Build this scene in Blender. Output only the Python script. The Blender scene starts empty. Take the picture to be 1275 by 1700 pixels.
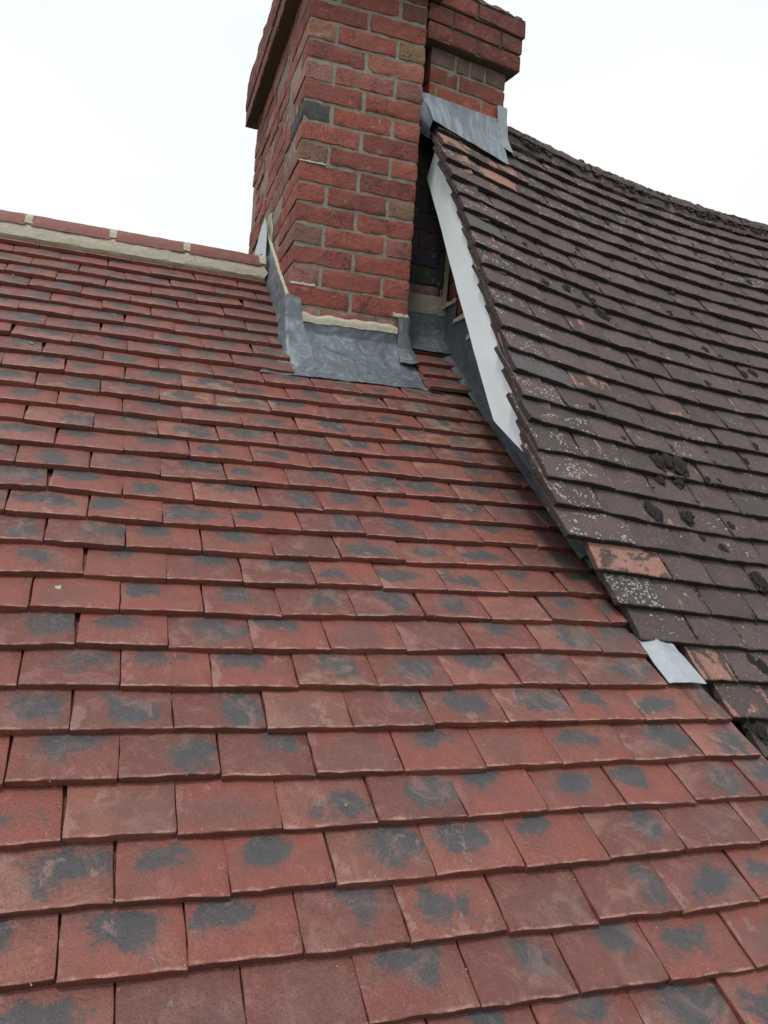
import bpy, bmesh, math, random
from mathutils import Vector, Matrix, noise

# ------------------------------------------------------------------ camera, sky, sun, exposure
scene = bpy.context.scene
COL = scene.collection
F_PX = 1351.8
CAM_W = ((0.93833043, 0.07025409, 0.33852677),
         (-0.33909189, -0.00408406, 0.94074439),
         (0.06747371, -0.99752077, 0.0199904))
CAM_C = Vector((0.00861991, -1.1159897, 0.60625653))
cam = bpy.data.cameras.new('camera')
cam_ob = bpy.data.objects.new('camera', cam)
COL.objects.link(cam_ob)
cam.sensor_fit = 'VERTICAL'
cam.sensor_height = 34.0
cam.lens = 34.0 * F_PX / 1700.0
cam.clip_start = 0.05
cam.clip_end = 3000
m = Matrix.Identity(4)
for r in range(3):
    m[r][0] = CAM_W[r][0]; m[r][1] = -CAM_W[r][1]; m[r][2] = -CAM_W[r][2]; m[r][3] = CAM_C[r]
cam_ob.matrix_world = m
scene.camera = cam_ob

SUN_EL, SUN_AZ = math.radians(68), math.radians(226)     # high and behind the camera, veiled by cloud
world = bpy.data.worlds.new('World')
scene.world = world
world.use_nodes = True
wt = world.node_tree
wt.nodes.clear()
wo = wt.nodes.new('ShaderNodeOutputWorld')
bg = wt.nodes.new('ShaderNodeBackground')
bg.inputs['Strength'].default_value = 0.1
sky = wt.nodes.new('ShaderNodeTexSky')
sky.sky_type = 'NISHITA'
sky.sun_disc = False
sky.sun_elevation = SUN_EL
sky.sun_rotation = SUN_AZ
tc = wt.nodes.new('ShaderNodeTexCoord')
mp = wt.nodes.new('ShaderNodeMapping'); mp.inputs['Scale'].default_value = (1.0, 1.0, 2.2)
cn = wt.nodes.new('ShaderNodeTexNoise'); cn.inputs['Scale'].default_value = 1.7; cn.inputs['Detail'].default_value = 5
cn.inputs['Roughness'].default_value = 0.45
cr = wt.nodes.new('ShaderNodeValToRGB')
cr.color_ramp.elements[0].position = 0.32; cr.color_ramp.elements[0].color = (0.83, 0.905, 0.955, 1)
cr.color_ramp.elements[1].position = 0.62; cr.color_ramp.elements[1].color = (0.985, 1.0, 1.0, 1)
cs = wt.nodes.new('ShaderNodeVectorMath'); cs.operation = 'SCALE'; cs.inputs['Scale'].default_value = 10.55
mx = wt.nodes.new('ShaderNodeMix'); mx.data_type = 'RGBA'; mx.inputs[0].default_value = 0.93
L = wt.links.new
L(tc.outputs['Generated'], mp.inputs['Vector']); L(mp.outputs['Vector'], cn.inputs['Vector'])
L(cn.outputs['Fac'], cr.inputs['Fac']); L(cr.outputs['Color'], cs.inputs[0])
L(sky.outputs['Color'], mx.inputs[6]); L(cs.outputs['Vector'], mx.inputs[7])
L(mx.outputs[2], bg.inputs['Color']); L(bg.outputs['Background'], wo.inputs['Surface'])

sun = bpy.data.lights.new('sun', 'SUN')
sun.energy = 1.6
sun.angle = math.radians(12)
sun.color = (1.0, 0.965, 0.92)
sun_ob = bpy.data.objects.new('sun', sun)
COL.objects.link(sun_ob)
# Nishita azimuth runs clockwise from +Y: direction towards the sun
sd = Vector((math.sin(SUN_AZ) * math.cos(SUN_EL), math.cos(SUN_AZ) * math.cos(SUN_EL), math.sin(SUN_EL)))
sun_ob.rotation_euler = sd.to_track_quat('Z', 'Y').to_euler()
sun_ob.location = (0, -4, 8)

scene.view_settings.view_transform = 'Standard'
scene.view_settings.look = 'None'
scene.view_settings.exposure = 0.05
scene.view_settings.gamma = 1.0
scene.view_settings.use_curve_mapping = False
scene.render.resolution_x = 768
scene.render.resolution_y = 1024

# ------------------------------------------------------------------ helpers
def frac(x): return x - math.floor(x)
def n3(x, y, z): return noise.noise(Vector((x, y, z)))
def lerp(a, b, t): return a + (b - a) * t
def clamp(x, a, b): return max(a, min(b, x))

def link_obj(name, me, parent=None, mat=None):
    o = bpy.data.objects.new(name, me)
    COL.objects.link(o)
    if mat is not None and me is not None and not me.materials:
        me.materials.append(mat)
    if parent is not None:
        o.parent = parent
    return o

def thing(name, label, cat, loc=(0, 0, 0), group=None):
    o = bpy.data.objects.new(name, None)
    o.empty_display_size = 0.1
    COL.objects.link(o)
    o['label'] = label; o['category'] = cat
    if group: o['group'] = group
    return o

def mesh_from(name, verts, faces, uvs=None, sharp=38):
    me = bpy.data.meshes.new(name)
    me.from_pydata([tuple(v) for v in verts], [], faces)
    if uvs is not None:
        ul = me.uv_layers.new(name='UVMap')
        for l in me.loops:
            ul.data[l.index].uv = uvs[l.vertex_index]
    me.shade_smooth()
    me.set_sharp_from_angle(angle=math.radians(sharp))
    me.update()
    return me

def project(P):
    d = P - CAM_C
    x = sum(CAM_W[i][0] * d[i] for i in range(3)); y = sum(CAM_W[i][1] * d[i] for i in range(3)); z = sum(CAM_W[i][2] * d[i] for i in range(3))
    if z < 0.05: return None
    return (x / z * F_PX + 637.5, y / z * F_PX + 850.0, z)

def seen(pts, mrg=4):
    for P in pts:
        q = project(P)
        if q and -mrg < q[0] < 1275 + mrg and -mrg < q[1] < 1700 + mrg:
            return True
    return False

# a slab whose top face (+z) is a dented grid, with worn edges and skirt sides: tiles and bricks
def slab(w, h, depth, xs_n, ys, seed, cham=0.0012, edge=0.0009, bump=0.0006, slope=0.0, camber=0.0, chips=0, sides=(1, 1, 1, 1), cornerdrop=0.0, uvoff=(0, 0), skirt_mid=True):
    rnd = random.Random(seed)
    sx, sy, sz = rnd.uniform(0, 90), rnd.uniform(0, 90), rnd.uniform(0, 90)
    xs = [0.0, cham] + [cham + (w - 2 * cham) * i / (xs_n + 1) for i in range(1, xs_n + 1)] + [w - cham, w]
    ys = [y for y in ys]
    nx, ny = len(xs), len(ys)
    chip = [(rnd.choice([0, w]) if rnd.random() < .55 else rnd.uniform(0, w), rnd.choice([0.0, 0.0, h]), rnd.uniform(.004, .011)) for _ in range(chips)]
    V, UV, Fc = [], [], []
    top_idx = {}
    for j, y in enumerate(ys):
        for i, x in enumerate(xs):
            px, py = x, y
            border_x = i in (0, nx - 1); border_y = (j == 0 and sides[0]) or (j == ny - 1 and sides[2])
            wob = n3(x * 28 + sx, y * 28 + sy, sz) * edge * 1.2 + n3(x * 120 + sx, y * 120, sz) * edge * .8
            wob2 = n3(x * 24 + sy, y * 24 + sz, sx) * edge * 1.6 + n3(x * 130 + sy, y * 90, sx) * edge * .8
            kx = 1.0 if i < 2 or i > nx - 3 else 0.0
            ky = 1.0 if j < 2 or j > ny - 3 else 0.0
            px += wob * kx; py += wob2 * ky
            z = -slope * y + camber * (1 - ((x - w / 2) / (w / 2)) ** 2)
            z += n3(x * 22 + sx, y * 22 + sz, sy) * bump * 2 + n3(x * 75 + sz, y * 75 + sx, sy) * bump
            if border_x or border_y:
                z -= cham * (.75 + .5 * n3(x * 60 + sx, y * 60, sz))
            dcx = min(x, w - x); dcy = y
            if cornerdrop:
                z += cornerdrop * math.exp(-(dcx * dcx + dcy * dcy) / .0009) * n3(sx + (0 if x < w / 2 else 7), 1.3, sz) * 2
            for cx, cy, cr_ in chip:
                d = math.hypot(x - cx, y - cy)
                if d < cr_:
                    z -= (1 - d / cr_) * .0035
                    py += (1 - d / cr_) * .003 * (1 if cy == 0 else -1)
            top_idx[(i, j)] = len(V)
            V.append((px, py, z)); UV.append((x + uvoff[0], y + uvoff[1]))
    for j in range(ny - 1):
        for i in range(nx - 1):
            Fc.append((top_idx[i, j], top_idx[i + 1, j], top_idx[i + 1, j + 1], top_idx[i, j + 1]))
    loop = [top_idx[i, 0] for i in range(nx)] + [top_idx[nx - 1, j] for j in range(1, ny)] + \
           [top_idx[i, ny - 1] for i in range(nx - 2, -1, -1)] + [top_idx[0, j] for j in range(ny - 2, 0, -1)]
    rings = [loop]
    levels = [(.5, .0003), (1.0, 0.0)] if skirt_mid else [(1.0, 0.0)]
    cxm, cym = w / 2, h / 2
    for f, out in levels:
        ring = []
        for vi in loop:
            x, y, z = V[vi]
            dx = out * (1 if x > cxm else -1) + n3(x * 60 + sx, y * 60, f * 9) * edge * .5
            dy = out * (1 if y > cym else -1) + n3(x * 60 + sy, y * 60, f * 9 + 4) * edge * .7
            ring.append(len(V))
            V.append((x + dx, y + dy, -slope * y - depth * f))
            bx = -1 if V[vi][0] < cham * 1.6 + .0012 else (1 if V[vi][0] > w - cham * 1.6 - .0012 else 0)
            UV.append((UV[vi][0] + bx * depth * f * .8, UV[vi][1] - (depth * f * .7 if V[vi][1] < h * .1 else 0)))
        rings.append(ring)
    n = len(loop)
    for a, b in zip(rings[:-1], rings[1:]):
        for k in range(n):
            k2 = (k + 1) % n
            Fc.append((a[k2], a[k], b[k], b[k2]))
    Fc.append(tuple(reversed(rings[-1])))
    return V, Fc, UV

# lofted sheet with real thickness
def resample(pl, n):
    pl = [Vector(p) for p in pl]
    ls = [0.0]
    for a, b in zip(pl[:-1], pl[1:]): ls.append(ls[-1] + (b - a).length)
    out = []
    for i in range(n):
        t = ls[-1] * i / (n - 1); k = 0
        while k < len(pl) - 2 and t > ls[k + 1]: k += 1
        seg = ls[k + 1] - ls[k]
        out.append(pl[k].lerp(pl[k + 1], (t - ls[k]) / seg if seg > 1e-9 else 0))
    return out

def sheet(name, rows, n, sub, wr=0.0015, scale=30, th=0.0022, seed=0, fine=0.3, resamp=True, flip=False):
    rr = [resample(r, n) if resamp else [Vector(p) for p in r] for r in rows]
    n = len(rr[0])
    full = []
    for a, b in zip(rr[:-1], rr[1:]):
        for s in range(sub):
            full.append([p.lerp(q, s / sub) for p, q in zip(a, b)])
    full.append(rr[-1])
    R = len(full)
    bm = bmesh.new()
    vs, uvl = [], []
    for j, row in enumerate(full):
        for i, p in enumerate(row):
            vs.append(bm.verts.new(p)); uvl.append((i / (n - 1), j / (R - 1)))
    for j in range(R - 1):
        for i in range(n - 1):
            q = (vs[j * n + i], vs[j * n + i + 1], vs[(j + 1) * n + i + 1], vs[(j + 1) * n + i])
            try: bm.faces.new(q if not flip else tuple(reversed(q)))
            except ValueError: pass
    bm.normal_update()
    for v in vs:
        p = v.co
        d = (n3(p.x * scale + seed, p.y * scale, p.z * scale) * wr + n3(p.x * scale * 3.1, p.y * scale * 3.1 + seed, p.z * scale * 3.1) * wr * fine)
        v.co = p + v.normal * d
    bm.normal_update()
    if th:
        bm.normal_update()
        faces = bm.faces[:]; bnd = [e for e in bm.edges if e.is_boundary]
        low = {v: bm.verts.new(v.co - v.normal * th) for v in vs if v.is_valid}
        for fc in faces: bm.faces.new([low[v] for v in reversed(fc.verts)])
        for e in bnd:
            lf = e.link_faces[0]; a, b_ = e.verts
            lp = [l for l in lf.loops if l.edge == e][0]; a, b_ = lp.vert, lp.link_loop_next.vert
            try: bm.faces.new((b_, a, low[a], low[b_]))
            except ValueError: pass
    me = bpy.data.meshes.new(name)
    bm.to_mesh(me); bm.free()
    me.shade_smooth(); me.set_sharp_from_angle(angle=math.radians(50))
    return me

def box_mesh(name, x0, x1, y0, y1, z0, z1):
    v = [(x, y, z) for z in (z0, z1) for y in (y0, y1) for x in (x0, x1)]
    f = [(0, 2, 3, 1), (4, 5, 7, 6), (0, 1, 5, 4), (2, 6, 7, 3), (0, 4, 6, 2), (1, 3, 7, 5)]
    return mesh_from(name, v, f)

# ------------------------------------------------------------------ materials
class NT:
    def __init__(s, name):
        s.m = bpy.data.materials.new(name); s.m.use_nodes = True
        s.t = s.m.node_tree; s.t.nodes.clear()
        s.out = s.t.nodes.new('ShaderNodeOutputMaterial'); s.b = s.t.nodes.new('ShaderNodeBsdfPrincipled')
        s.t.links.new(s.b.outputs[0], s.out.inputs[0])
    def n(s, typ, **kw):
        nd = s.t.nodes.new(typ)
        for k, v in kw.items(): setattr(nd, k, v)
        return nd
    def set(s, inp, v):
        if hasattr(v, 'is_linked') or isinstance(v, bpy.types.NodeSocket): s.t.links.new(v, inp)
        elif isinstance(v, (tuple, list)) and len(v) == 3 and inp.type == 'RGBA': inp.default_value = (*v, 1)
        else: inp.default_value = v
    def math(s, op, a, b=0.0, c=None, cl=False):
        nd = s.n('ShaderNodeMath', operation=op); nd.use_clamp = cl
        s.set(nd.inputs[0], a); s.set(nd.inputs[1], b)
        if c is not None: s.set(nd.inputs[2], c)
        return nd.outputs[0]
    def vmath(s, op, a, b=(0, 0, 0), sc=None):
        nd = s.n('ShaderNodeVectorMath', operation=op)
        s.set(nd.inputs[0], a); s.set(nd.inputs[1], b)
        if sc is not None: s.set(nd.inputs['Scale'], sc)
        return nd.outputs['Value'] if op in ('LENGTH', 'DOT_PRODUCT', 'DISTANCE') else nd.outputs[0]
    def noise(s, vec, scale, detail=3, rough=.55, dist=0.0, w=None, col=False):
        nd = s.n('ShaderNodeTexNoise')
        if w is not None:
            nd.noise_dimensions = '4D'; s.set(nd.inputs['W'], w)
        s.set(nd.inputs['Vector'], vec); s.set(nd.inputs['Scale'], scale); nd.inputs['Detail'].default_value = detail
        nd.inputs['Roughness'].default_value = rough; nd.inputs['Distortion'].default_value = dist
        return nd.outputs['Color' if col else 'Fac']
    def voro(s, vec, scale, feature='F1', rnd=1.0, out='Distance'):
        nd = s.n('ShaderNodeTexVoronoi', feature=feature); s.set(nd.inputs['Vector'], vec); s.set(nd.inputs['Scale'], scale)
        nd.inputs['Randomness'].default_value = rnd
        return nd.outputs[out]
    def step(s, v, a, b, o0=0.0, o1=1.0):
        nd = s.n('ShaderNodeMapRange', interpolation_type='SMOOTHSTEP')
        s.set(nd.inputs['Value'], v); s.set(nd.inputs['From Min'], a); s.set(nd.inputs['From Max'], b)
        s.set(nd.inputs['To Min'], o0); s.set(nd.inputs['To Max'], o1)
        return nd.outputs[0]
    def mix(s, f, a, b, bt='MIX'):
        nd = s.n('ShaderNodeMix', data_type='RGBA', blend_type=bt)
        s.set(nd.inputs[0], f); s.set(nd.inputs[6], a); s.set(nd.inputs[7], b)
        return nd.outputs[2]
    def mul(s, *a):
        r = a[0]
        for x in a[1:]: r = s.math('MULTIPLY', r, x)
        return r
    def bump(s, h, strength=1.0, dist=0.001, nrm=None):
        nd = s.n('ShaderNodeBump'); nd.inputs['Strength'].default_value = strength; nd.inputs['Distance'].default_value = dist
        s.set(nd.inputs['Height'], h)
        if nrm is not None: s.set(nd.inputs['Normal'], nrm)
        return nd.outputs[0]
    def rnd(s):
        oi = s.n('ShaderNodeObjectInfo'); ge = s.n('ShaderNodeNewGeometry')
        r = s.math('FRACT', s.math('ADD', oi.outputs['Random'], ge.outputs['Random Per Island']))
        wn = s.n('ShaderNodeTexWhiteNoise', noise_dimensions='1D'); s.set(wn.inputs['W'], s.math('MULTIPLY', r, 913.7))
        sp = s.n('ShaderNodeSeparateColor'); s.set(sp.inputs[0], wn.outputs['Color'])
        return r, sp.outputs[0], sp.outputs[1], sp.outputs[2], wn.outputs['Color'], oi
    def uv(s):
        return s.n('ShaderNodeUVMap').outputs[0]
    def sep(s, v):
        nd = s.n('ShaderNodeSeparateXYZ'); s.set(nd.inputs[0], v); return nd.outputs
    def comb(s, x, y, z=0.0):
        nd = s.n('ShaderNodeCombineXYZ'); s.set(nd.inputs[0], x); s.set(nd.inputs[1], y); s.set(nd.inputs[2], z); return nd.outputs[0]
    def done(s, col, rough, normal=None, spec=.5, metal=0.0):
        s.set(s.b.inputs['Base Color'], col); s.set(s.b.inputs['Roughness'], rough); s.set(s.b.inputs['Metallic'], metal)
        s.b.inputs['Specular IOR Level'].default_value = spec
        if normal is not None: s.set(s.b.inputs['Normal'], normal)
        return s.m

def mat_red_tile():
    t = NT('new_clay_tile')
    r, r1, r2, r3, rc, oi = t.rnd()
    uv = t.uv(); x, y, _ = t.sep(uv)
    P = t.vmath('ADD', t.comb(x, y, 0.0), t.vmath('SCALE', rc, sc=37.0))
    oc = t.sep(oi.outputs['Color'])
    base = t.mix(t.step(r1, .2, .85), (.212, .060, .043), (.145, .046, .036))
    base = t.mix(t.step(r3, .75, 1.0), base, (.245, .086, .060))
    big = t.noise(P, 14, 3)
    base = t.mix(t.mul(t.step(big, .42, .72), .55), base, (.125, .054, .045))
    base = t.mix(t.mul(t.step(t.noise(P, 31, 4, .6), .52, .78), .45), base, (.27, .092, .068))
    # blue-grey flashing in the middle of each tile
    cx = t.math('ADD', .083, t.mul(t.math('SUBTRACT', r1, .5), .085)); cy = t.math('ADD', .067, t.mul(t.math('SUBTRACT', r2, .5), .052))
    dx = t.math('DIVIDE', t.math('SUBTRACT', x, cx), t.math('ADD', .030, t.mul(r3, .024)))
    dy = t.math('DIVIDE', t.math('SUBTRACT', y, cy), t.math('ADD', .020, t.mul(r1, .020)))
    d = t.vmath('LENGTH', t.comb(dx, dy, 0))
    warp = t.mul(t.math('SUBTRACT', t.noise(P, 16, 5, .66, .5), .5), 4.4)
    d = t.math('ADD', t.math('ADD', d, warp), t.mul(t.math('SUBTRACT', t.noise(P, 190, 3, .7), .5), 1.3))
    blot = t.mul(t.step(d, 1.28, .74), t.step(r2, .06, .075, .0, 1.0), t.step(t.noise(P, 240, 3, .7), .22, .46, .55, 1.0))
    soft = t.mul(t.step(d, 2.2, .8), .42)
    grey = t.mix(t.noise(P, 300, 2, .6), (.034, .032, .035), (.080, .077, .083))
    col = t.mix(soft, base, (.105, .058, .054))
    col = t.mix(blot, col, grey)
    # pale kiln film and scuffs
    film = t.mul(t.step(t.math('ADD', t.noise(t.vmath('MULTIPLY', P, (1.2, .8, 1)), 17, 5, .68, .35), t.step(x, .035, .0, 0, .09)), .61, .66), t.step(r3, .25, .9, .0, .50))
    col = t.mix(film, col, (.29, .175, .16))
    vein = t.math('ABSOLUTE', t.math('SUBTRACT', t.noise(t.vmath('MULTIPLY', P, (1.0, .65, 1)), 26, 5, .62, 1.6), .5))
    veinm = t.mul(t.step(vein, .017, .0), t.step(t.noise(P, 17, 2), .56, .70), .40)
    col = t.mix(veinm, col, (.40, .26, .22))
    bloom = t.mul(t.step(t.noise(P, 15, 5, .7, .8), .47, .66), t.step(r1, .1, 1.0, .08, .50))
    col = t.mix(bloom, col, (.27, .145, .118))
    # pale worn tail edge
    tail = t.mul(t.step(t.math('ADD', y, t.mul(t.math('SUBTRACT', t.noise(P, 60, 3), .5), .012)), .0065, .0005), t.step(y, -.0015, -.0004), t.step(t.noise(P, 33, 2), .38, .64), .60)
    col = t.mix(tail, col, (.46, .27, .22))
    # ochre staining on tiles near the flashings
    st = t.mul(oc[1], t.step(t.noise(P, 18, 4, .65), .46, .66), .8)
    col = t.mix(st, col, (.30, .22, .145))
    st2 = t.mul(oc[2], t.step(t.noise(P, 15, 4, .6), .34, .6), .75)
    col = t.mix(st2, col, (.085, .066, .054))
    g = t.noise(P, 430, 4, .8)
    col = t.mix(1.0, col, t.mix(t.step(g, .28, .72), (.55, .55, .55), (1.46, 1.44, 1.42)), 'MULTIPLY')
    spark = t.mul(t.step(t.voro(P, 260), .16, .07), t.step(t.noise(P, 40, 2), .55, .7), .35)
    col = t.mix(spark, col, (.50, .36, .28))
    under = t.step(y, -.001, -.0035)
    col = t.mix(under, col, base)
    h = t.math('ADD', t.mul(g, .55), t.math('ADD', t.mul(t.noise(P, 180, 3, .6), .7), t.mul(t.noise(P, 45, 3, .6, .8), 1.5)))
    rough = t.step(t.noise(P, 50, 2), .3, .7, .42, .64)
    return t.done(col, rough, t.bump(h, 1.0, .0022), .5)

def mat_old_tile():
    t = NT('weathered_clay_tile')
    r, r1, r2, r3, rc, oi = t.rnd()
    uv = t.uv(); x, y, _ = t.sep(uv)
    P = t.vmath('ADD', t.comb(x, y, 0.0), t.vmath('SCALE', rc, sc=41.0))
    oc = t.sep(oi.outputs['Color'])
    base = t.mix(r1, (.076, .059, .058), (.110, .082, .079))
    base = t.mix(t.step(r2, .7, 1.0), base, (.072, .060, .054))
    n1 = t.noise(P, 19, 4, .6)
    base = t.mix(t.mul(t.step(n1, .45, .72), .55), base, (.135, .085, .074))
    base = t.mix(t.mul(t.step(t.noise(P, 12, 3), .5, .75), .5), base, (.050, .046, .042))
    # fresh clay where the face has spalled away
    sp = t.noise(t.vmath('MULTIPLY', P, (1.0, .8, 1)), 13, 5, .62, .5)
    edgeb = t.step(t.math('MINIMUM', x, t.math('SUBTRACT', .165, x)), .022, .0, 0, .10)
    thr = t.math('SUBTRACT', .78, t.mul(oc[0], .30))
    spall = t.step(t.math('ADD', sp, edgeb), thr, t.math('ADD', thr, .06))
    clay = t.mix(t.noise(P, 45, 4, .65), (.27, .125, .095), (.36, .215, .17))
    col = t.mix(t.mul(spall, .85), base, clay)
    # smooth slate-grey replacement
    col = t.mix(oc[2], col, t.mix(t.noise(P, 20, 3), (.085, .077, .080), (.120, .108, .110)))
    g = t.noise(P, 300, 5, .82)
    col = t.mix(1.0, col, t.mix(t.step(g, .28, .72), (.38, .38, .38), (1.75, 1.70, 1.68)), 'MULTIPLY')
    # white crustose lichen, thicker by the verge
    lc = t.voro(t.vmath('ADD', P, t.vmath('SCALE', t.noise(P, 90, 3, col=True), sc=.012)), 110)
    field = t.noise(P, 24, 4, .6)
    lt = t.math('SUBTRACT', .69, t.mul(oc[1], .26))
    lich = t.mul(t.step(field, lt, t.math('ADD', lt, .05)), t.step(lc, .46, .30), t.step(t.noise(P, 330, 2), .35, .5))
    col = t.mix(t.mul(lich, .78, t.math('SUBTRACT', 1.0, oc[2])), col, (.52, .49, .45))
    dot = t.mul(t.step(t.voro(P, 70), .16, .10), t.step(t.noise(P, 20, 2), .52, .60), .65)
    col = t.mix(dot, col, (.50, .47, .43))
    # near-black at the tail and in the side joints
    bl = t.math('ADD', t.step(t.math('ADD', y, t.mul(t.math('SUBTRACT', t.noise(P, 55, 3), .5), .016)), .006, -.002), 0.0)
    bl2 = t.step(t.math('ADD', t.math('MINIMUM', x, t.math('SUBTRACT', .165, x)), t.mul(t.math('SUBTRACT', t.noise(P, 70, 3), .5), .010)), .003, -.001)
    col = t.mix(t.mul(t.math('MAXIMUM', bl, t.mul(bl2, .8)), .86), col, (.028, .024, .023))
    h = t.math('ADD', t.mul(g, 1.0), t.math('ADD', t.mul(t.noise(P, 150, 3, .7), 1.2), t.mul(t.noise(P, 40, 3), 1.6)))
    h = t.math('ADD', h, t.mul(spall, -.9)); h = t.math('ADD', h, t.mul(lich, .35))
    return t.done(col, .88, t.bump(h, .75, .0016), .25)

def mat_brick():
    t = NT('old_soft_red_brick')
    r, r1, r2, r3, rc, oi = t.rnd()
    uv = t.uv()
    P = t.vmath('ADD', uv, t.vmath('SCALE', rc, sc=29.0))
    base = oi.outputs['Color']
    n1 = t.noise(P, 16, 4, .6, .5)
    col = t.mix(t.mul(t.step(n1, .5, .72), .55), base, t.mix(1.0, base, (.52, .60, .66), 'MULTIPLY'))
    col = t.mix(t.mul(t.step(t.noise(P, 24, 4, .65, .7), .55, .75), .5), col, t.mix(1.0, base, (1.3, 1.9, 2.1), 'MULTIPLY'))
    crack = t.math('ABSOLUTE', t.math('SUBTRACT', t.noise(t.vmath('MULTIPLY', P, (1.1, .7, 1)), 15, 5, .6, 2.2), .5))
    ck = t.mul(t.step(crack, .010, .0), t.step(t.noise(P, 9, 2), .5, .62))
    col = t.mix(t.mul(ck, .75), col, (.09, .04, .035))
    pos = t.n('ShaderNodeNewGeometry').outputs['Position']
    col = t.mix(t.mul(t.step(t.noise(pos, 5, 5, .65, .6), .46, .68), .42), col, (.115, .072, .062))
    pale = t.mul(t.step(t.noise(P, 33, 5, .7), .57, .72), .42)
    col = t.mix(pale, col, (.40, .27, .225))
    g = t.noise(P, 380, 3, .75)
    col = t.mix(1.0, col, t.mix(g, (.70, .70, .70), (1.30, 1.30, 1.30)), 'MULTIPLY')
    pits = t.mul(t.step(t.voro(P, 75), .12, .05), t.step(t.noise(P, 21, 2), .45, .6))
    col = t.mix(t.mul(pits, .8), col, (.05, .035, .03))
    h = t.math('ADD', t.mul(g, .6), t.mul(t.noise(P, 60, 4, .65, .5), 2.2))
    h = t.math('SUBTRACT', h, t.math('ADD', t.mul(ck, 1.6), t.mul(pits, 1.6)))
    return t.done(col, .86, t.bump(h, 1.0, .0034), .28)

def mat_mortar(name, a, b, dark=(.10, .10, .085), scale=1.0, dk=.6):
    t = NT(name)
    tc_ = t.n('ShaderNodeTexCoord'); P = tc_.outputs['Object']
    col = t.mix(t.noise(P, 14 * scale, 4, .6), a, b)
    col = t.mix(t.mul(t.step(t.noise(P, 22 * scale, 5, .65, .4), .52, .72), dk), col, dark)
    v = t.voro(P, 260)
    col = t.mix(t.mul(t.step(v, .22, .10), .5), col, (.52, .50, .44))
    g = t.noise(P, 340, 3, .75)
    col = t.mix(1.0, col, t.mix(g, (.66, .66, .66), (1.34, 1.34, 1.34)), 'MULTIPLY')
    h = t.math('ADD', t.mul(g, 1.0), t.math('ADD', t.mul(t.noise(P, 80, 4, .7), 2.4), t.mul(t.step(v, .3, .1), .8)))
    return t.done(col, .95, t.bump(h, .9, .0025), .15)

def mat_lead(name='sheet_lead', dark=0.0):
    t = NT(name)
    P = t.n('ShaderNodeTexCoord').outputs['Object']
    r, r1, r2, r3, rc, oi = t.rnd()
    a = t.mix(t.noise(P, 9, 4, .6, .8), (.085, .103, .125), (.175, .203, .230))
    smear = t.noise(t.vmath('MULTIPLY', P, (1.0, 1.0, .7)), 26, 5, .62, 2.0)
    col = t.mix(t.mul(t.step(smear, .50, .70), .50 - dark * .3), a, (.36, .39, .42))
    fine = t.noise(t.vmath('MULTIPLY', P, (.35, 1.0, 1.6)), 90, 4, .7, 1.5)
    col = t.mix(t.mul(t.step(fine, .58, .72), .35), col, (.50, .53, .55))
    col = t.mix(t.mul(t.step(t.noise(P, 12, 3), .5, .68), .45), col, (.075, .085, .100))
    oc = t.sep(oi.outputs['Color'])
    streak = t.noise(t.vmath('MULTIPLY', P, (1.0, .2, .10)), 42, 3, .55)
    col = t.mix(t.mul(oc[0], t.step(streak, .40, .68), .55), col, (.34, .40, .44))
    col = t.mix(t.mul(oc[0], t.step(t.noise(t.vmath('MULTIPLY', P, (1.0, .2, .12)), 27, 3), .52, .72), .5), col, (.075, .098, .135))
    col = t.mix(t.mul(oc[1], .75), col, (.56, .60, .63))
    col = t.mix(oc[2], col, t.mix(.65, col, (.045, .055, .065)))
    h = t.math('ADD', t.mul(t.noise(P, 60, 4, .6, 1.2), 1.2), t.mul(t.noise(P, 260, 3, .6), .35))
    rough = t.step(smear, .35, .7, .46, .66)
    return t.done(col, rough, t.bump(h, .5, .0018), .55, .35)

def mat_simple(name, a, b, scale, rough=.8, bs=.4, bd=.001, bscale=120, spec=.4, extra=None):
    t = NT(name)
    P = t.n('ShaderNodeTexCoord').outputs['Object']
    col = t.mix(t.noise(P, scale, 4, .6), a, b)
    if extra:
        col = t.mix(t.mul(t.step(t.noise(P, extra[0], 4, .65, .6), extra[1], extra[1] + .08), extra[3]), col, extra[2])
    h = t.math('ADD', t.noise(P, bscale, 4, .65), t.mul(t.noise(P, bscale * .22, 3), 1.5))
    return t.done(col, rough, t.bump(h, bs, bd), spec)

def mat_moss():
    t = NT('dark_cushion_moss')
    P = t.n('ShaderNodeTexCoord').outputs['Object']
    col = t.mix(t.noise(P, 130, 4, .7), (.055, .046, .043), (.150, .126, .115))
    col = t.mix(t.mul(t.step(t.noise(P, 300, 3, .7), .56, .72), .6), col, (.30, .28, .25))
    h = t.math('ADD', t.noise(P, 420, 4, .8), t.mul(t.voro(P, 330), 1.2))
    return t.done(col, 1.0, t.bump(h, 1.0, .004), .05)

M_RED = mat_red_tile(); M_OLD = mat_old_tile(); M_BRICK = mat_brick()
M_MORT = mat_mortar('grey_lime_mortar', (.25, .222, .185), (.35, .32, .27), (.13, .118, .10))
M_MORT_SOOT_SHADE = mat_mortar('sooty_shaded_mortar', (.035, .036, .038), (.10, .10, .095), (.02, .02, .024), dk=.8)  # blackened mortar of the gap, its shade put into the colour too
M_STAIN = mat_mortar('stained_mortar', (.115, .080, .066), (.17, .13, .108), (.05, .042, .038))
M_CREAM = mat_mortar('fresh_cream_mortar', (.47, .43, .33), (.55, .51, .41), (.36, .32, .21), dk=.35)
M_VERGE = mat_mortar('old_verge_mortar', (.34, .285, .20), (.26, .21, .145), (.13, .105, .075))
M_LEAD = mat_lead()
M_WHITE = mat_simple('white_painted_board', (.84, .91, .945), (.87, .94, .965), 6, .55, .5, .0016, 95, .4, (40, .64, (.66, .74, .77), .4))
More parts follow.
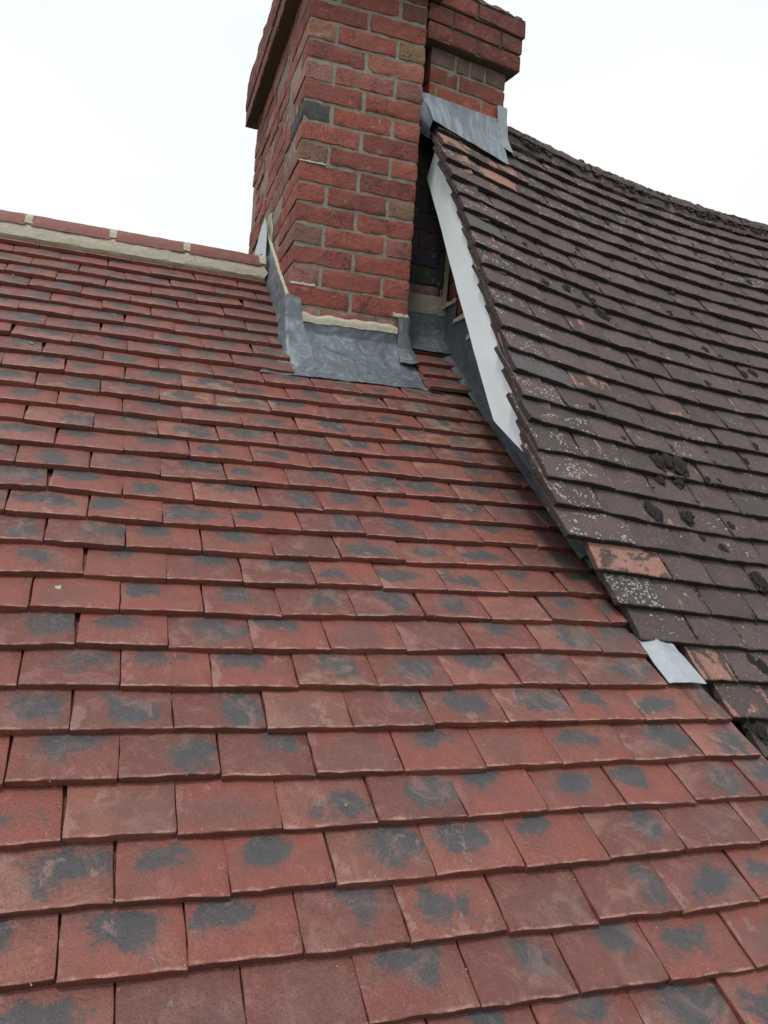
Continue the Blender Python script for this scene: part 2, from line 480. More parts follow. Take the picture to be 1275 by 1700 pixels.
M_RIDGE = mat_simple('new_ridge_clay', (.155, .046, .040), (.235, .078, .064), 26, .6, .7, .0012, 160, .4, (22, .53, (.27, .12, .105), .4))
M_OLDRIDGE = mat_simple('mossy_ridge_clay', (.062, .050, .046), (.125, .092, .084), 24, .9, .9, .004, 90, .2, (30, .60, (.30, .28, .25), .5))
M_MOSS = mat_moss()
M_DECK = mat_simple('roofing_felt', (.03, .028, .027), (.05, .045, .04), 20, .9)
M_CRUMB = mat_mortar('mortar_crumb', (.46, .40, .28), (.56, .50, .38), (.40, .33, .22), 2.0, .4)
M_GREEN = mat_mortar('pale_green_lichen', (.42, .42, .27), (.55, .55, .40), (.30, .30, .16), 3.0, .4)

# ------------------------------------------------------------------ roof geometry
CP, SP = 0.814931522, 0.579557257
VD = Vector((0, CP, SP)); NR = Vector((0, -SP, CP)); UD = Vector((1, 0, 0))
GS = 0.101304
def red(u, v, h=0.0): return UD * u + VD * v + NR * h
RES_RED='7,-1,-1,-1 9,-1,-3,-3 11,-1,-5,-4 13,-1,-2,-5 0,0,9,0 2,0,10,-1 4,0,7,-2 6,0,4,-3 8,0,2,-1 10,0,1,-2 12,0,2,-2 14,0,6,1 1,1,-4,0 3,1,-6,-2 5,1,-8,-1 7,1,-6,-2 9,1,-8,-1 11,1,-5,3 13,1,-4,5 15,1,4,8 0,2,3,2 2,2,4,-1 4,2,4,-2 6,2,3,-1 8,2,2,-3 10,2,2,0 12,2,4,3 14,2,0,1 -1,3,-4,6 1,3,-2,3 3,3,-3,1 5,3,-4,-1 7,3,-5,-1 9,3,-5,-1 11,3,-5,1 13,3,-2,2 15,3,10,5 0,4,2,5 2,4,5,3 4,4,6,1 6,4,3,-1 -1,5,-6,4 1,5,-2,2 3,5,-3,0 5,5,-3,-1 7,5,-6,-3 9,5,-6,-2 11,5,-8,3 0,6,0,6 2,6,2,-1 4,6,1,-3 6,6,-2,-5 10,6,1,5 12,6,4,8 -1,7,-7,-1 1,7,-5,-3 3,7,-5,-2 5,7,-8,-5 11,7,-4,3 13,7,-3,7 0,8,4,5 2,8,5,-1 4,8,4,0 10,8,-1,1 12,8,1,3 14,8,8,9 -1,9,2,6 1,9,3,1 3,9,4,1 5,9,3,-2 11,9,2,5 13,9,2,8 -2,10,-2,5 0,10,2,2 2,10,2,-3 4,10,4,-4 6,10,5,0 8,10,4,2 10,10,4,0 -1,11,-6,9 1,11,-6,-2 3,11,-3,-3 5,11,-3,-2 7,11,-6,-5 9,11,-4,0 11,11,-4,-2 -2,12,-2,1 0,12,-1,1 2,12,2,-6 8,12,5,0 10,12,2,-1 12,12,4,5 -1,13,-5,1 1,13,-4,-5 7,13,0,-1 9,13,0,0 11,13,0,-4 -2,14,-4,5 0,14,0,-1 2,14,1,-4 8,14,-2,-4 10,14,5,5 12,14,6,9 -1,15,-14,0 1,15,-11,-1 9,15,-10,-7 11,15,-4,4 -2,16,6,-3 0,16,10,-5 2,16,9,-9 10,16,10,-3 12,16,15,4 -1,17,-8,-2 1,17,-7,-4 3,17,-7,-9 5,17,-6,-9 9,17,-1,-7 11,17,3,6 -2,18,7,3 0,18,11,-2 2,18,11,-6 4,18,12,-6 6,18,13,-6 8,18,14,-1 10,18,16,0 12,18,16,9 -3,19,-7,9 -1,19,-1,-2 1,19,-1,-9 3,19,1,-9 5,19,3,-3 0,20,-2,-1 2,20,-2,-8 4,20,-3,-9 6,20,0,-2 1,21,-11,1 3,21,-13,-8 5,21,-8,-5 2,22,-6,-7 4,22,-5,-9 6,22,-1,-7 1,23,6,-4 3,23,8,-1 5,23,9,0 2,24,-3,-4 4,24,-1,-5 6,24,8,9 1,25,-10,-3 3,25,-11,4 5,25,-9,3 2,26,0,-1 4,26,5,9 6,26,9,9 1,27,4,6 3,27,8,9 5,27,10,9'
RES_OLD='5,-4,-3,2 4,-3,-1,4 6,-3,3,1 3,-2,4,1 5,-2,11,1 7,-2,15,-2 1,-1,-9,1 4,-1,1,3 6,-1,-7,3 0,0,-3,-6 3,0,-1,2 5,0,-1,1 7,0,2,-1 0,1,-5,-4 2,1,0,6 4,1,-3,-2 6,1,-6,-2 8,1,-1,-8 0,2,-3,-8 3,2,-7,-2 5,2,-2,0 7,2,2,-1 9,2,11,-3 0,3,-1,-8 2,3,0,1 4,3,5,2 8,3,0,8 10,3,8,3 0,4,1,7 3,4,4,3 5,4,-11,4 7,4,-8,1 9,4,-9,-4 0,5,5,-1 2,5,5,3 4,5,-2,6 6,5,-5,-2 8,5,1,-6 0,6,6,8 3,6,-6,3 9,6,-12,-8 11,6,-6,-6 0,7,7,3 4,7,-4,-2 8,7,-1,-2 10,7,-2,-3 12,7,8,-1 0,8,7,0 13,8,5,-1 0,9,8,3 10,9,-3,-1 0,10,7,8 7,10,-13,-2 13,10,0,0 0,11,7,8 2,11,5,6 10,11,-2,-2 12,11,6,0 0,12,5,8 3,12,-2,-2 11,12,3,-8 13,12,6,1 0,13,5,4 6,13,-9,-3 10,13,-3,-3 12,13,0,2 14,13,10,4 0,14,2,5 5,14,-20,-8 11,14,-13,7 0,15,1,-4 8,15,-5,5 12,15,2,8 14,15,15,8 0,16,-6,-8 11,16,-7,8 17,16,5,5 19,16,3,-2 0,17,-8,-4 16,17,15,2'
def parse(s):
    d = {}
    for tok in s.split():
        i, r, a, b = map(int, tok.split(',')); d[(i, r)] = (a * .001, b * .001)
    return d
RR, RO = parse(RES_RED), parse(RES_OLD)
def resid(tab, i, r, rnd, lim=1.0):
    if (i, r) in tab: return tab[(i, r)]
    near = sorted(((abs(k[0] - i) + 6 * abs(k[1] - r), k) for k in tab if abs(k[1] - r) <= 2 and (k[1] - r) % 2 == 0))[:3]
    if not near: near = sorted(((abs(k[0] - i) + 4 * abs(k[1] - r), k) for k in tab))[:2]
    a = sum(tab[k][0] for _, k in near) / len(near); b = sum(tab[k][1] for _, k in near) / len(near)
    fade = math.exp(-max(0, near[0][0] - 2) / 6.0)
    return (a * fade * lim + rnd.uniform(-.002, .002), b * fade * lim + rnd.uniform(-.0015, .0015))

TILE_YS = [0.0, .0012, .012, .035, .06, .085, .11, .24]
def tile_variants(name, n, seed, **kw):
    out = []
    for k in range(n):
        V, Fc, UV = slab(.163, .24, kw.get('t', .0150), 7, TILE_YS, seed + k, cham=kw.get('cham', .0012), edge=kw.get('edge', .0016),
                         bump=kw.get('bump', .0004), slope=kw.get('slope', .149), camber=kw.get('camber', .0012), chips=kw.get('chips', [0, 0, 1])[k % 3],
                         cornerdrop=kw.get('cd', .0012))
        out.append((V, Fc, UV))
    return out
def add_stuff(store, var, M):
    V, Fc, UV = var
    b = len(store[0])
    store[0].extend([M @ Vector(v) for v in V]); store[1].extend([tuple(i + b for i in f) for f in Fc]); store[2].extend(UV)

# ---- new red roof
red_roof = thing('tiled_roof', 'new red clay tiled roof slope with blue-grey smudged tiles and cream mortared ridge', 'roof', (0.4, 1.2, 0.85))
def child(name, me, parent, mat=None, M=None, label=None):
    o = bpy.data.objects.new(name, me); COL.objects.link(o); o.parent = parent
    o.matrix_parent_inverse = Matrix.Identity(4)
    Mp = Matrix.Translation(parent_loc(parent))
    o.matrix_basis = Mp.inverted() @ (M if M is not None else Matrix.Identity(4))
    if mat is not None and not me.materials: me.materials.append(mat)
    if label: o['label'] = label
    return o
def parent_loc(p):
    v = Vector((0, 0, 0))
    while p is not None:
        v = v + p.location; p = p.parent
    return v

rv = tile_variants('tile', 14, 100)
rvm = [mesh_from('clay_tile_mesh', *v) for v in rv]
rt = random.Random(5)
END_R = {18: 1.293, 17: 1.283, 16: 1.283, 15: 1.28, 14: 1.284, 13: 1.284, 12: 1.288, 11: 1.286, 10: 1.288, 9: 1.284, 8: 1.291, 7: 1.284, 6: 1.283, 5: 1.278,
         4: 1.387, 3: 1.396, 19: 1.298, 20: 1.308, 21: 1.322}
red_stuff = ([], [], [])
n_red = 0
def place_red(uL, uR, vL, vR, row, col=(0, 0, 0, 1), lift=0.0, dense=True):
    global n_red
    k = rt.randrange(len(rv))
    w = uR - uL - .0024
    roll = rt.uniform(-.0024, .0024) + (rt.uniform(-.005, .005) if rt.random() < .16 else 0)
    h0 = rt.uniform(-.0006, .0022) + lift
    ex = Vector((w, vR - vL, roll)).normalized()
    X = (UD * ex.x + VD * ex.y + NR * ex.z)
    ny = VD - X * X.dot(VD); Y = (ny + NR * rt.uniform(-.008, .008)).normalized(); Y = (Y - X * X.dot(Y)).normalized(); Z = X.cross(Y)
    O = red(uL + .0012, vL, h0 - roll / 2)
    sx = w / .163
    M = Matrix(((X.x * sx, Y.x, Z.x, O.x), (X.y * sx, Y.y, Z.y, O.y), (X.z * sx, Y.z, Z.z, O.z), (0, 0, 0, 1)))
    cor = [red(uL, vL), red(uR, vR), red((uL + uR) / 2, (vL + vR) / 2 + .03), red(uL, vL + .09), red(uR, vR + .09)]
    if seen(cor) and n_red < 298 and dense:
        o = child('tile', rvm[k], red_roof, M_RED, M); o.color = col; n_red += 1
        return o
    add_stuff(red_stuff, rv[k], M)

def red_row(r, u0, u1, stain=None):
    odd = r % 2
    js = []
    i = math.floor((u0 - .17) / .165 * 2)
    i0 = -14
    for ii in range(i0, 40):
        if (ii % 2) != odd: continue
        du, dv = resid(RR, ii, r, rt)
        js.append((ii * .0825 + du, r * GS + dv))
    for a, b in zip(js[:-1], js[1:]):
        uL, uR = a[0], b[0]
        if uR <= u0 + .02 or uL >= u1 - .02: continue
        if uL < u0: uL = u0
        if uR > u1 - .045: uR = u1
        if uR > u1: uR = u1
        if uL > u1 - .045: continue
        jit = rt.uniform(-.0030, .0030)
        s, s2 = 0.0, 0.0
        if u1 - uL < .34 and r >= 6: s2 = rt.uniform(.25, .9) if u1 - uR < .1 else rt.uniform(0, .4)
        if r in (14, 15, 16, 17, 18) and uL > .85: s = rt.uniform(.2, 1)
        if r in (16, 17) and .1 < uL < .35: s = .8
        if rt.random() < .05: s = rt.uniform(.2, .6)
        place_red(uL, uR, a[1] + jit + rt.uniform(-.0012, .0012), b[1] + jit + rt.uniform(-.0012, .0012), r, (0, s, s2, 1))

for r in range(-4, 28):
    uw = -1.10
    if r >= 22: red_row(r, uw, .628)
    elif r >= 19: red_row(r, uw, .622); 
    elif r >= 5: red_row(r, uw, END_R.get(r, 1.285))
    elif r >= 3: red_row(r, uw, END_R[r])
    else: red_row(r, uw, 1.42)
for r, a, b in ((19, 1.114, 1.298), (20, 1.118, 1.308), (21, 1.127, 1.322), (22, 1.13, 1.32)):
    place_red(a, b, r * GS - .003, r * GS + .002, r, (0, 0, .1, 1), .012)
if red_stuff[0]:
    so = child('tile', mesh_from('outlying_tile_mesh', *red_stuff), red_roof, M_RED); so['kind'] = 'stuff'; so.color = (0, 0, 0, 1)

# felt deck under the tiles, front and back slope
def quad_slab(name, pts, th, parent, mat):
    a = [Vector(p) for p in pts]; n = (a[1] - a[0]).cross(a[2] - a[0]).normalized()
    v = a + [p - n * th for p in a]; k = len(a)
    f = [tuple(range(k)), tuple(reversed(range(k, 2 * k)))] + [(i, i + k, (i + 1) % k + k, (i + 1) % k) for i in range(k)]
    return child(name, mesh_from(name, v, f), parent, mat)
quad_slab('roof_deck', [red(-1.12, -.42, -.052), red(1.285, -.42, -.052), red(1.285, 2.87, -.052), red(-1.12, 2.87, -.052)], .06, red_roof, M_DECK)
RY, RZ = 2.34, 1.640
quad_slab('roof_deck', [(-1.12, RY + .01, 1.61), (1.28, RY + .01, 1.61), (1.28, RY + 2.6, -.24), (-1.12, RY + 2.6, -.24)], .06, red_roof, M_DECK)

# ridge tiles: half rounds bedded on cream mortar
def arc_tile(x0, x1, r0, r1, cy, cz, a0, a1, nx, na, seed, wob=.0012, sag=0.0):
    V, Fc, UV = [], [], []
    for s, rad in ((0, r1), (1, r0)):
        for i in range(nx + 1):
            x = lerp(x0, x1, i / nx)
            for j in range(na + 1):
                a = lerp(a0, a1, j / na)
                rr_ = rad + n3(x * 14 + seed, a * 3, s) * wob * 2 + n3(x * 60 + seed, a * 12, s) * wob
                V.append((x + (n3(a * 4, seed, i) * wob if i in (0, nx) else 0), cy - math.sin(a) * rr_, cz + math.cos(a) * rr_)); UV.append((x - x0, a * rad))
    m_ = (nx + 1) * (na + 1)
    def ix(s, i, j): return s * m_ + i * (na + 1) + j
    for i in range(nx):
        for j in range(na):
            Fc.append((ix(0, i, j), ix(0, i, j + 1), ix(0, i + 1, j + 1), ix(0, i + 1, j)))
            Fc.append((ix(1, i, j), ix(1, i + 1, j), ix(1, i + 1, j + 1), ix(1, i, j + 1)))
    for i in range(nx):
        Fc.append((ix(0, i, 0), ix(0, i + 1, 0), ix(1, i + 1, 0), ix(1, i, 0)))
        Fc.append((ix(0, i, na), ix(1, i, na), ix(1, i + 1, na), ix(0, i + 1, na)))
    for j in range(na):
        Fc.append((ix(0, 0, j), ix(1, 0, j), ix(1, 0, j + 1), ix(0, 0, j + 1)))
        Fc.append((ix(0, nx, j), ix(0, nx, j + 1), ix(1, nx, j + 1), ix(1, nx, j)))
    return V, Fc, UV
joints = [-1.20, -.89, -.585, -.289, .017, .302, .612]
for k, (a, b) in enumerate(zip(joints[:-1], joints[1:])):
    V, Fc, UV = arc_tile(a + .009, b - .009, .074, .088, RY, RZ, -1.25, 1.30, 14, 14, k * 7.3)
    child('ridge_tile', mesh_from('ridge_tile_mesh', V, Fc, UV), red_roof, M_RIDGE)
for k, a in enumerate(joints[1:]):
    V, Fc, UV = arc_tile(a - .014, a + .014, .070, .0892, RY, RZ, -1.30, 1.18, 6, 22, 50 + k * 3.1, .0022)
    child('ridge_joint', mesh_from('ridge_joint_mesh', V, Fc, UV), red_roof, M_CREAM)
# bedding strip between the ridge tiles and the top course
rows_ = []
for (y, z, off) in ((RY - .070, RZ + .034, 0), (RY - .080, RZ + .022, .0), (RY - .090, 1.638, 0), (RY - .096, 1.614, 0), (RY - .075, 1.590, 0)):
    rows_.append([(x, y, z) for x in (-1.12, .635)])
rows_[1] = [(x_, RY - .080 + n3(x_ * 9, 3, 1) * .003, RZ + .022 + n3(x_ * 16, 0, 0) * .005) for x_ in [(-1.12 + i * .03) for i in range(59)]]
rows_[3] = [(x_, RY - .096, 1.614 + n3(x_ * 22, 4, 2) * .005) for x_ in [(-1.12 + i * .03) for i in range(59)]]
child('ridge_bedding', sheet('ridge_bedding_mesh', rows_, 120, 3, .003, 40, .02, 3, .6, flip=True), red_roof, M_CREAM)
child('ridge_bedding', sheet('ridge_bedding_mesh', [[(-1.12, RY + .075, RZ + .03), (.6, RY + .075, RZ + .03)], [(-1.12, RY + .11, RZ - .10), (.6, RY + .11, RZ - .10)]], 30, 2, .003, 40, .02, 9), red_roof, M_CREAM)

# ---- old steep roof
PD7, PD8, PD9, PD10, PD11 = 0.01280558, -0.00295191, 0.06063361, 0.97132007, -0.03389928
RDm = Matrix(((0.98524768, -0.00582542, 0.1710353), (0.14261469, 0.58037609, -0.80176346), (-0.09459419, 0.81432773, 0.57264499)))
TD = Vector((1.16301678, 0.68756803, 0.62527789))
def old(u, v, h=0.0):            # u metres along the courses, v in nominal metres up the slope
    uu = min(u, 2.3)
    w = PD7 * v * v + PD9 * uu * uu + PD11 * uu * v + PD8 * v ** 3
    if u > 2.3: w += (u - 2.3) * (2 * PD9 * 2.3 + PD11 * v)
    return RDm @ Vector((u, v * PD10, w + 0)) + TD - (RDm @ Vector((0, 0, h))) * -1.0 * OSGN
OSGN = 1.0
nrm_t = RDm @ Vector((0, 0, 1))
if nrm_t.z < 0: OSGN = -1.0
def oframe(u, v):
    e = .01
    X = (old(u + e, v) - old(u - e, v)).normalized()
    Y = (old(u, v + e) - old(u, v - e)); Y = (Y - X * X.dot(Y)).normalized()
    return X, Y, X.cross(Y)
old_roof = thing('tiled_roof', 'steep old brown tiled roof with white lichen, dark moss and a white barge board', 'roof', (2.0, 1.2, 1.2))
ov = tile_variants('old_tile', 12, 300, t=.0165, slope=.165, edge=.0024, bump=.0008, cham=.0016, camber=.0022, chips=[1, 0, 2], cd=.003)
ovm = [mesh_from('weathered_tile_mesh', *v) for v in ov]
ro = random.Random(11)
old_stuff = ([], [], [])
n_old = 0
SPECIAL = {}   # (2*index of the left joint, row): (spalled, lichen, smooth grey, label)
for key, val in {(2, 17): (1.75, .1, 0, 'bright orange tile'), (0, 13): (0, 0, 1, 'smooth slate-grey tile'), (0, 6): (0, 0, 1, 'smooth slate-grey tile'), (0, 18): (.95, .1, 0, None), (3, 18): (.8, .1, 0, None),
                 (0, -1): (.93, .3, 0, 'tile with a worn orange face'), (4, -1): (.35, .1, 0, None), (3, 0): (.5, .3, 0, None), (4, 1): (.65, .2, 0, None), (2, 3): (.62, .5, 0, None), (0, 3): (.1, .6, 0, None),
                 (0, -3): (.35, .4, 0, None), (3, -4): (.95, .2, 0, 'tile with a rough orange face'), (5, -4): (.5, .3, 0, None), (2, -5): (.75, .3, 0, None), (4, -5): (.8, .3, 0, None),
                 (3, -2): (.45, .35, 0, None), (1, -2): (.2, 1.25, 0, 'tile crusted with white lichen'), (5, 4): (.55, .3, 0, None), (9, 8): (.5, .3, 0, None), (7, 6): (.5, .2, 0, None)}.items():
    SPECIAL[key] = val
def place_old(key, uL, uR, vL, vR, force=None):
    global n_old
    k = ro.randrange(len(ov))
    w = uR - uL - .0020
    um, vm = (uL + uR) / 2, (vL + vR) / 2
    X, Y, Z = oframe(um, vm)
    A = old(uL, vL); B = old(uR, vR)
    X = (B - A).normalized(); X = (X + Z * ro.uniform(-.012, .012)).normalized()
    Y = (Y - X * X.dot(Y) + Z * ro.uniform(-.010, .010)).normalized(); Y = (Y - X * X.dot(Y)).normalized(); Z = X.cross(Y)
    O = A + X * .001 + Z * ro.uniform(-.0015, .0022)
    sx = w / .163
    M = Matrix(((X.x * sx, Y.x, Z.x, O.x), (X.y * sx, Y.y, Z.y, O.y), (X.z * sx, Y.z, Z.z, O.z), (0, 0, 0, 1)))
    cor = [A, B, old(um, vm + .03), old(uL, vL + .09), old(uR, vR + .09)]
    sp, li, sm, lab = SPECIAL.get(key, (None, None, 0, None))
    if sp is None:
        sp = ro.uniform(0, .32) if ro.random() > .12 else ro.uniform(.4, .6)
        li = max(ro.uniform(.05, .45), 1.05 - um / .28 if um < .3 else 0, .55 if vm > 1.5 and ro.random() < .6 else 0)
    if seen(cor) and n_old < 298:
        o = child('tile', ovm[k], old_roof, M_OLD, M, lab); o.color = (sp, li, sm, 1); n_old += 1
    else:
        add_stuff(old_stuff, ov[k], M)
OLD_START = {-1: .070, -2: .092, -3: .13, -4: .285, -5: .33, -6: .38, -7: .42}
for r in range(-8, 22):
    u0 = OLD_START.get(r, .0 if r >= 0 else .45)
    js = []
    for ii in range(-2, 34):
        if (ii % 2) != ((r + 1) % 2) and not (ii == 0 and r >= 0): continue
        du, dv = resid(RO, ii, r, ro)
        u = ii * .0825 + du
        if ii == 0 and r >= 0: du, dv = RO.get((0, r), (0, 0)); u = max(-.008, min(.012, du))
        js.append((ii, u, r * .1 + dv / PD10))
    if r >= 0: js = [j for j in js if j[0] == 0 or j[0] >= 2]
    else: js = [j for j in js if j[1] > u0 - .165]
    if r in (-1, -3): js = [j for j in js if j[0] != 2]
    for a, b in zip(js[:-1], js[1:]):
        uL, uR = max(a[1], u0) if r < 0 else a[1], b[1]
        if uR < u0 + .03: continue
        ii = a[0]
        if r >= 20 and uR < .36: continue
        place_old((ii, r), uL, uR, a[2], b[2])
if old_stuff[0]:
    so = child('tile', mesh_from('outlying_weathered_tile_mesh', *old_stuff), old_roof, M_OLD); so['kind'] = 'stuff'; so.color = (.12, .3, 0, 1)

# deck, back slope
V, Fc = [], []
us = [.03 + i * .2 for i in range(15)]; vs_ = [-.85 + i * .2 for i in range(16)]
for v in vs_:
    for u in us:
        uo = max(u, .16) if v > .2 else (max(u, .22) if v > -.05 else max(u, .16 + (-v) * .25))
        V.append(old(uo, min(v, 2.12), -.058))
nu = len(us)
for j in range(len(vs_) - 1):
    for i in range(nu - 1): Fc.append((j * nu + i, j * nu + i + 1, (j + 1) * nu + i + 1, (j + 1) * nu + i))
me = mesh_from('old_deck_mesh', V, Fc)
o = child('roof_deck', me, old_roof, M_DECK); md = o.modifiers.new('thickness', 'SOLIDIFY'); md.thickness = .03; md.offset = -1
def oridge(u):
    p = old(u, 2.16, -.035); return Vector((p.x, p.y + .012, p.z - .012))
V, Fc = [], []
for i in range(16):
    a = oridge(.0 + i * .2); V += [a + Vector((0, .02, 0)), a + Vector((0, 1.9, -2.4))]
for i in range(15): Fc.append((2 * i, 2 * i + 2, 2 * i + 3, 2 * i + 1))
o = child('roof_deck', mesh_from('old_back_mesh', V, Fc), old_roof, M_DECK); md = o.modifiers.new('thickness', 'SOLIDIFY'); md.thickness = .03

# old half-round ridge tiles, sagging with the roof
oj = [.38, .86, 1.32, 1.78, 2.24, 2.70, 3.16]
for k, (a, b) in enumerate(zip(oj[:-1], oj[1:])):
    V, Fc, UV = arc_tile(0, 1, .064, .080, 0, 0, -1.30, 1.25, 22, 18, 80 + k * 5.7, .0035)
    A, B = oridge(a + .003), oridge(b - .003)
    tilt = ro.uniform(-.006, .006)
    VV = []
    for x, y, z in V:
        c = A.lerp(B, x); s = 1 + .03 * (1 - x)
        VV.append((c.x, c.y + y * s, c.z + z * s + tilt * (x - .5)))
    UV = [(p[0] * .45, p[1]) for p in UV]
    child('ridge_tile', mesh_from('old_ridge_tile_mesh', VV, Fc, UV), old_roof, M_OLDRIDGE)
rr1, rr2, rr3 = [], [], []
for i in range(60):
    u = .38 + i * .048; c = oridge(u)
    rr1.append(c + Vector((0, -.068, .022 + n3(u * 9, 0, 0) * .010))); rr2.append(c + Vector((0, -.078 + n3(u * 12, 5, 0) * .006, -.004)))
    q = old(u, 2.085 + n3(u * 14, 2, 0) * .012, .004); rr3.append(q)
child('ridge_bedding', sheet('old_ridge_bedding_mesh', [rr1, rr2, rr3], 150, 4, .008, 35, .015, 21, .8, flip=True), old_roof, M_OLDRIDGE)

# verge: undercloak tiles, mortar bed, white barge board
def oldv(v, h, x):     # point on the verge line at a chosen x
    p = old(0, v, h); return Vector((x, p.y, p.z))
un = 0
v = .045
while v < 1.98:
    ln = ro.uniform(.11, .19)
    e = min(v + ln, 1.98)
    out = ro.uniform(1.159, 1.166); hh = ro.uniform(-.030, -.024)
    V, Fc, UV = slab(.10, (e - v) * PD10 - .004, .009, 3, [0, .0015] + [.0015 + ((e - v) * PD10 - .007) * t_ / 4 for t_ in range(1, 5)] + [(e - v) * PD10 - .004], 500 + un, edge=.002, bump=.0008, chips=1)
    A = oldv(v, hh, out); B = oldv(e, hh + ro.uniform(-.006, .004), out + ro.uniform(-.003, .003))
    Yd = (B - A).normalized(); Xd = Vector((1, 0, 0)); Xd = (Xd - Yd * Xd.dot(Yd)).normalized(); Zd = Xd.cross(Yd)
    M = Matrix(((Xd.x, Yd.x, Zd.x, A.x), (Xd.y, Yd.y, Zd.y, A.y), (Xd.z, Yd.z, Zd.z, A.z), (0, 0, 0, 1)))
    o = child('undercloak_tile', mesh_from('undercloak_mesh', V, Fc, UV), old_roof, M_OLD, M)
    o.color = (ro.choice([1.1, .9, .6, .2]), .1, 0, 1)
    v = e; un += 1
def strip_grid(v0, v1, n):
    return [v0 + (v1 - v0) * i / (n - 1) for i in range(n)]
g = strip_grid(.11, 1.97, 70)
ra = [oldv(v_, -.026, 1.170 + n3(v_ * 20, 1, 0) * .003) for v_ in g]
rb = [oldv(v_, -.040, 1.167 + n3(v_ * 17, 2, 0) * .004) for v_ in g]
rc_ = [oldv(v_, -.056 + n3(v_ * 22, 3, 0) * .008, 1.166 + n3(v_ * 19, 4, 0) * .002) for v_ in g]
child('verge_mortar', sheet('verge_mortar_mesh', [ra, rb, rc_], 160, 4, .003, 45, .02, 33, .8), old_roof, M_VERGE)
BO = [(1.86, 1.96), (1.75, 1.787), (1.615, 1.563), (1.43, 1.344), (1.294, 1.195), (1.186, .985), (.981, .853), (.955, .880)]
def board_mesh():
    # upper edge follows the verge, 62 mm under the tile line
    def top(v_): p = old(0, v_, -.050 + .003 * n3(v_ * 14, 2, 2)); return (p.y, p.z)
    vt = strip_grid(.385, 1.90, 61)
    upper = [top(v_) for v_ in vt]
    low = [(.925, .878), (.959, .852), (1.162, .965), (1.307, 1.174), (1.419, 1.338), (1.507, 1.467), (1.594, 1.595), (1.681, 1.727), (1.763, 1.847), (1.818, 1.93), (1.87, 2.0)]
    low3 = [(0, y, z) for y, z in low]
    lowr = [(p.y, p.z) for p in resample(low3, 61)]
    V, Fc = [], []
    nz = 8
    for s, x in ((0, 1.169), (1, 1.197)):
        for i in range(61):
            for j in range(nz + 1):
                t_ = j / nz
                y = lerp(upper[i][0], lowr[i][0], t_); z = lerp(upper[i][1], lowr[i][1], t_)
                dx = n3(y * 9, z * 9, s) * .0025 if s == 0 else 0
                V.append((x + dx, y, z))
    m_ = 61 * (nz + 1)
    def ix(s, i, j): return s * m_ + i * (nz + 1) + j
    for i in range(60):
        for j in range(nz):
            Fc.append((ix(0, i, j), ix(0, i, j + 1), ix(0, i + 1, j + 1), ix(0, i + 1, j)))
            Fc.append((ix(1, i, j), ix(1, i + 1, j), ix(1, i + 1, j + 1), ix(1, i, j + 1)))
        Fc.append((ix(0, i, 0), ix(0, i + 1, 0), ix(1, i + 1, 0), ix(1, i, 0)))
        Fc.append((ix(0, i, nz), ix(1, i, nz), ix(1, i + 1, nz), ix(0, i + 1, nz)))
    for j in range(nz):
        Fc.append((ix(0, 0, j), ix(1, 0, j), ix(1, 0, j + 1), ix(0, 0, j + 1)))
        Fc.append((ix(0, 60, j), ix(0, 60, j + 1), ix(1, 60, j + 1), ix(1, 60, j)))
    return mesh_from('barge_board_mesh', V, Fc)
child('barge_board', board_mesh(), old_roof, M_WHITE)
# broken tile stub at the foot of the board
V, Fc, UV = slab(.05, .06, .012, 3, [0, .0015, .02, .04, .06], 777, edge=.003, bump=.001, chips=2)
A = Vector((1.152, .915, .862)); Yd = Vector((0, .6, .8)); Xd = Vector((1, 0, 0)); Zd = Xd.cross(Yd)
o = child('undercloak_tile', mesh_from('undercloak_stub_mesh', V, Fc, UV), old_roof, M_OLD, Matrix(((Xd.x, Yd.x, Zd.x, A.x), (Xd.y, Yd.y, Zd.y, A.y), (Xd.z, Yd.z, Zd.z, A.z), (0, 0, 0, 1)))); o.color = (.9, 0, 0, 1)

# lead soakers where the old slope dips under the new tiles
def lead(name, me, parent, col=(0, 0, 0, 1), label=None):
    o = child(name, me, parent, M_LEAD, None, label); o.color = col; return o
p0, p1, p2, p3 = old(.075, -.30, .0), old(.300, -.30, .010), old(.310, -.41, .018), old(.12, -.42, .018)
lead('lead_soaker', sheet('lead_soaker_mesh', [[red(1.282, .512, -.001), red(1.33, .511, .004), red(1.387, .509, .001)], [red(1.284, .55, -.004), red(1.33, .552, .002), red(1.386, .55, -.002)], [red(1.286, .60, -.008), red(1.33, .60, .001), red(1.388, .60, -.008)], [red(1.29, .66, -.012), red(1.34, .66, -.006), red(1.392, .655, -.016)], [red(1.29, .70, -.022), red(1.34, .70, -.024), red(1.392, .70, -.036)]], 20, 7, .003, 28, .002, 5), old_roof, (.3, .7, 0, 1), 'pale lead strip between the new and the old tiles')
lead('lead_soaker', sheet('lead_soaker_mesh', [[red(1.283, .925, -.002), red(1.312, .925, .012), red(1.325, .93, .020)], [red(1.283, 1.02, -.002), red(1.315, 1.02, .035), red(1.33, 1.02, .060)], [red(1.283, 1.14, -.002), red(1.31, 1.14, .06), red(1.33, 1.14, .10)]], 8, 6, .001, 25, .002, 8), old_roof, (0, .1, .35, 1))

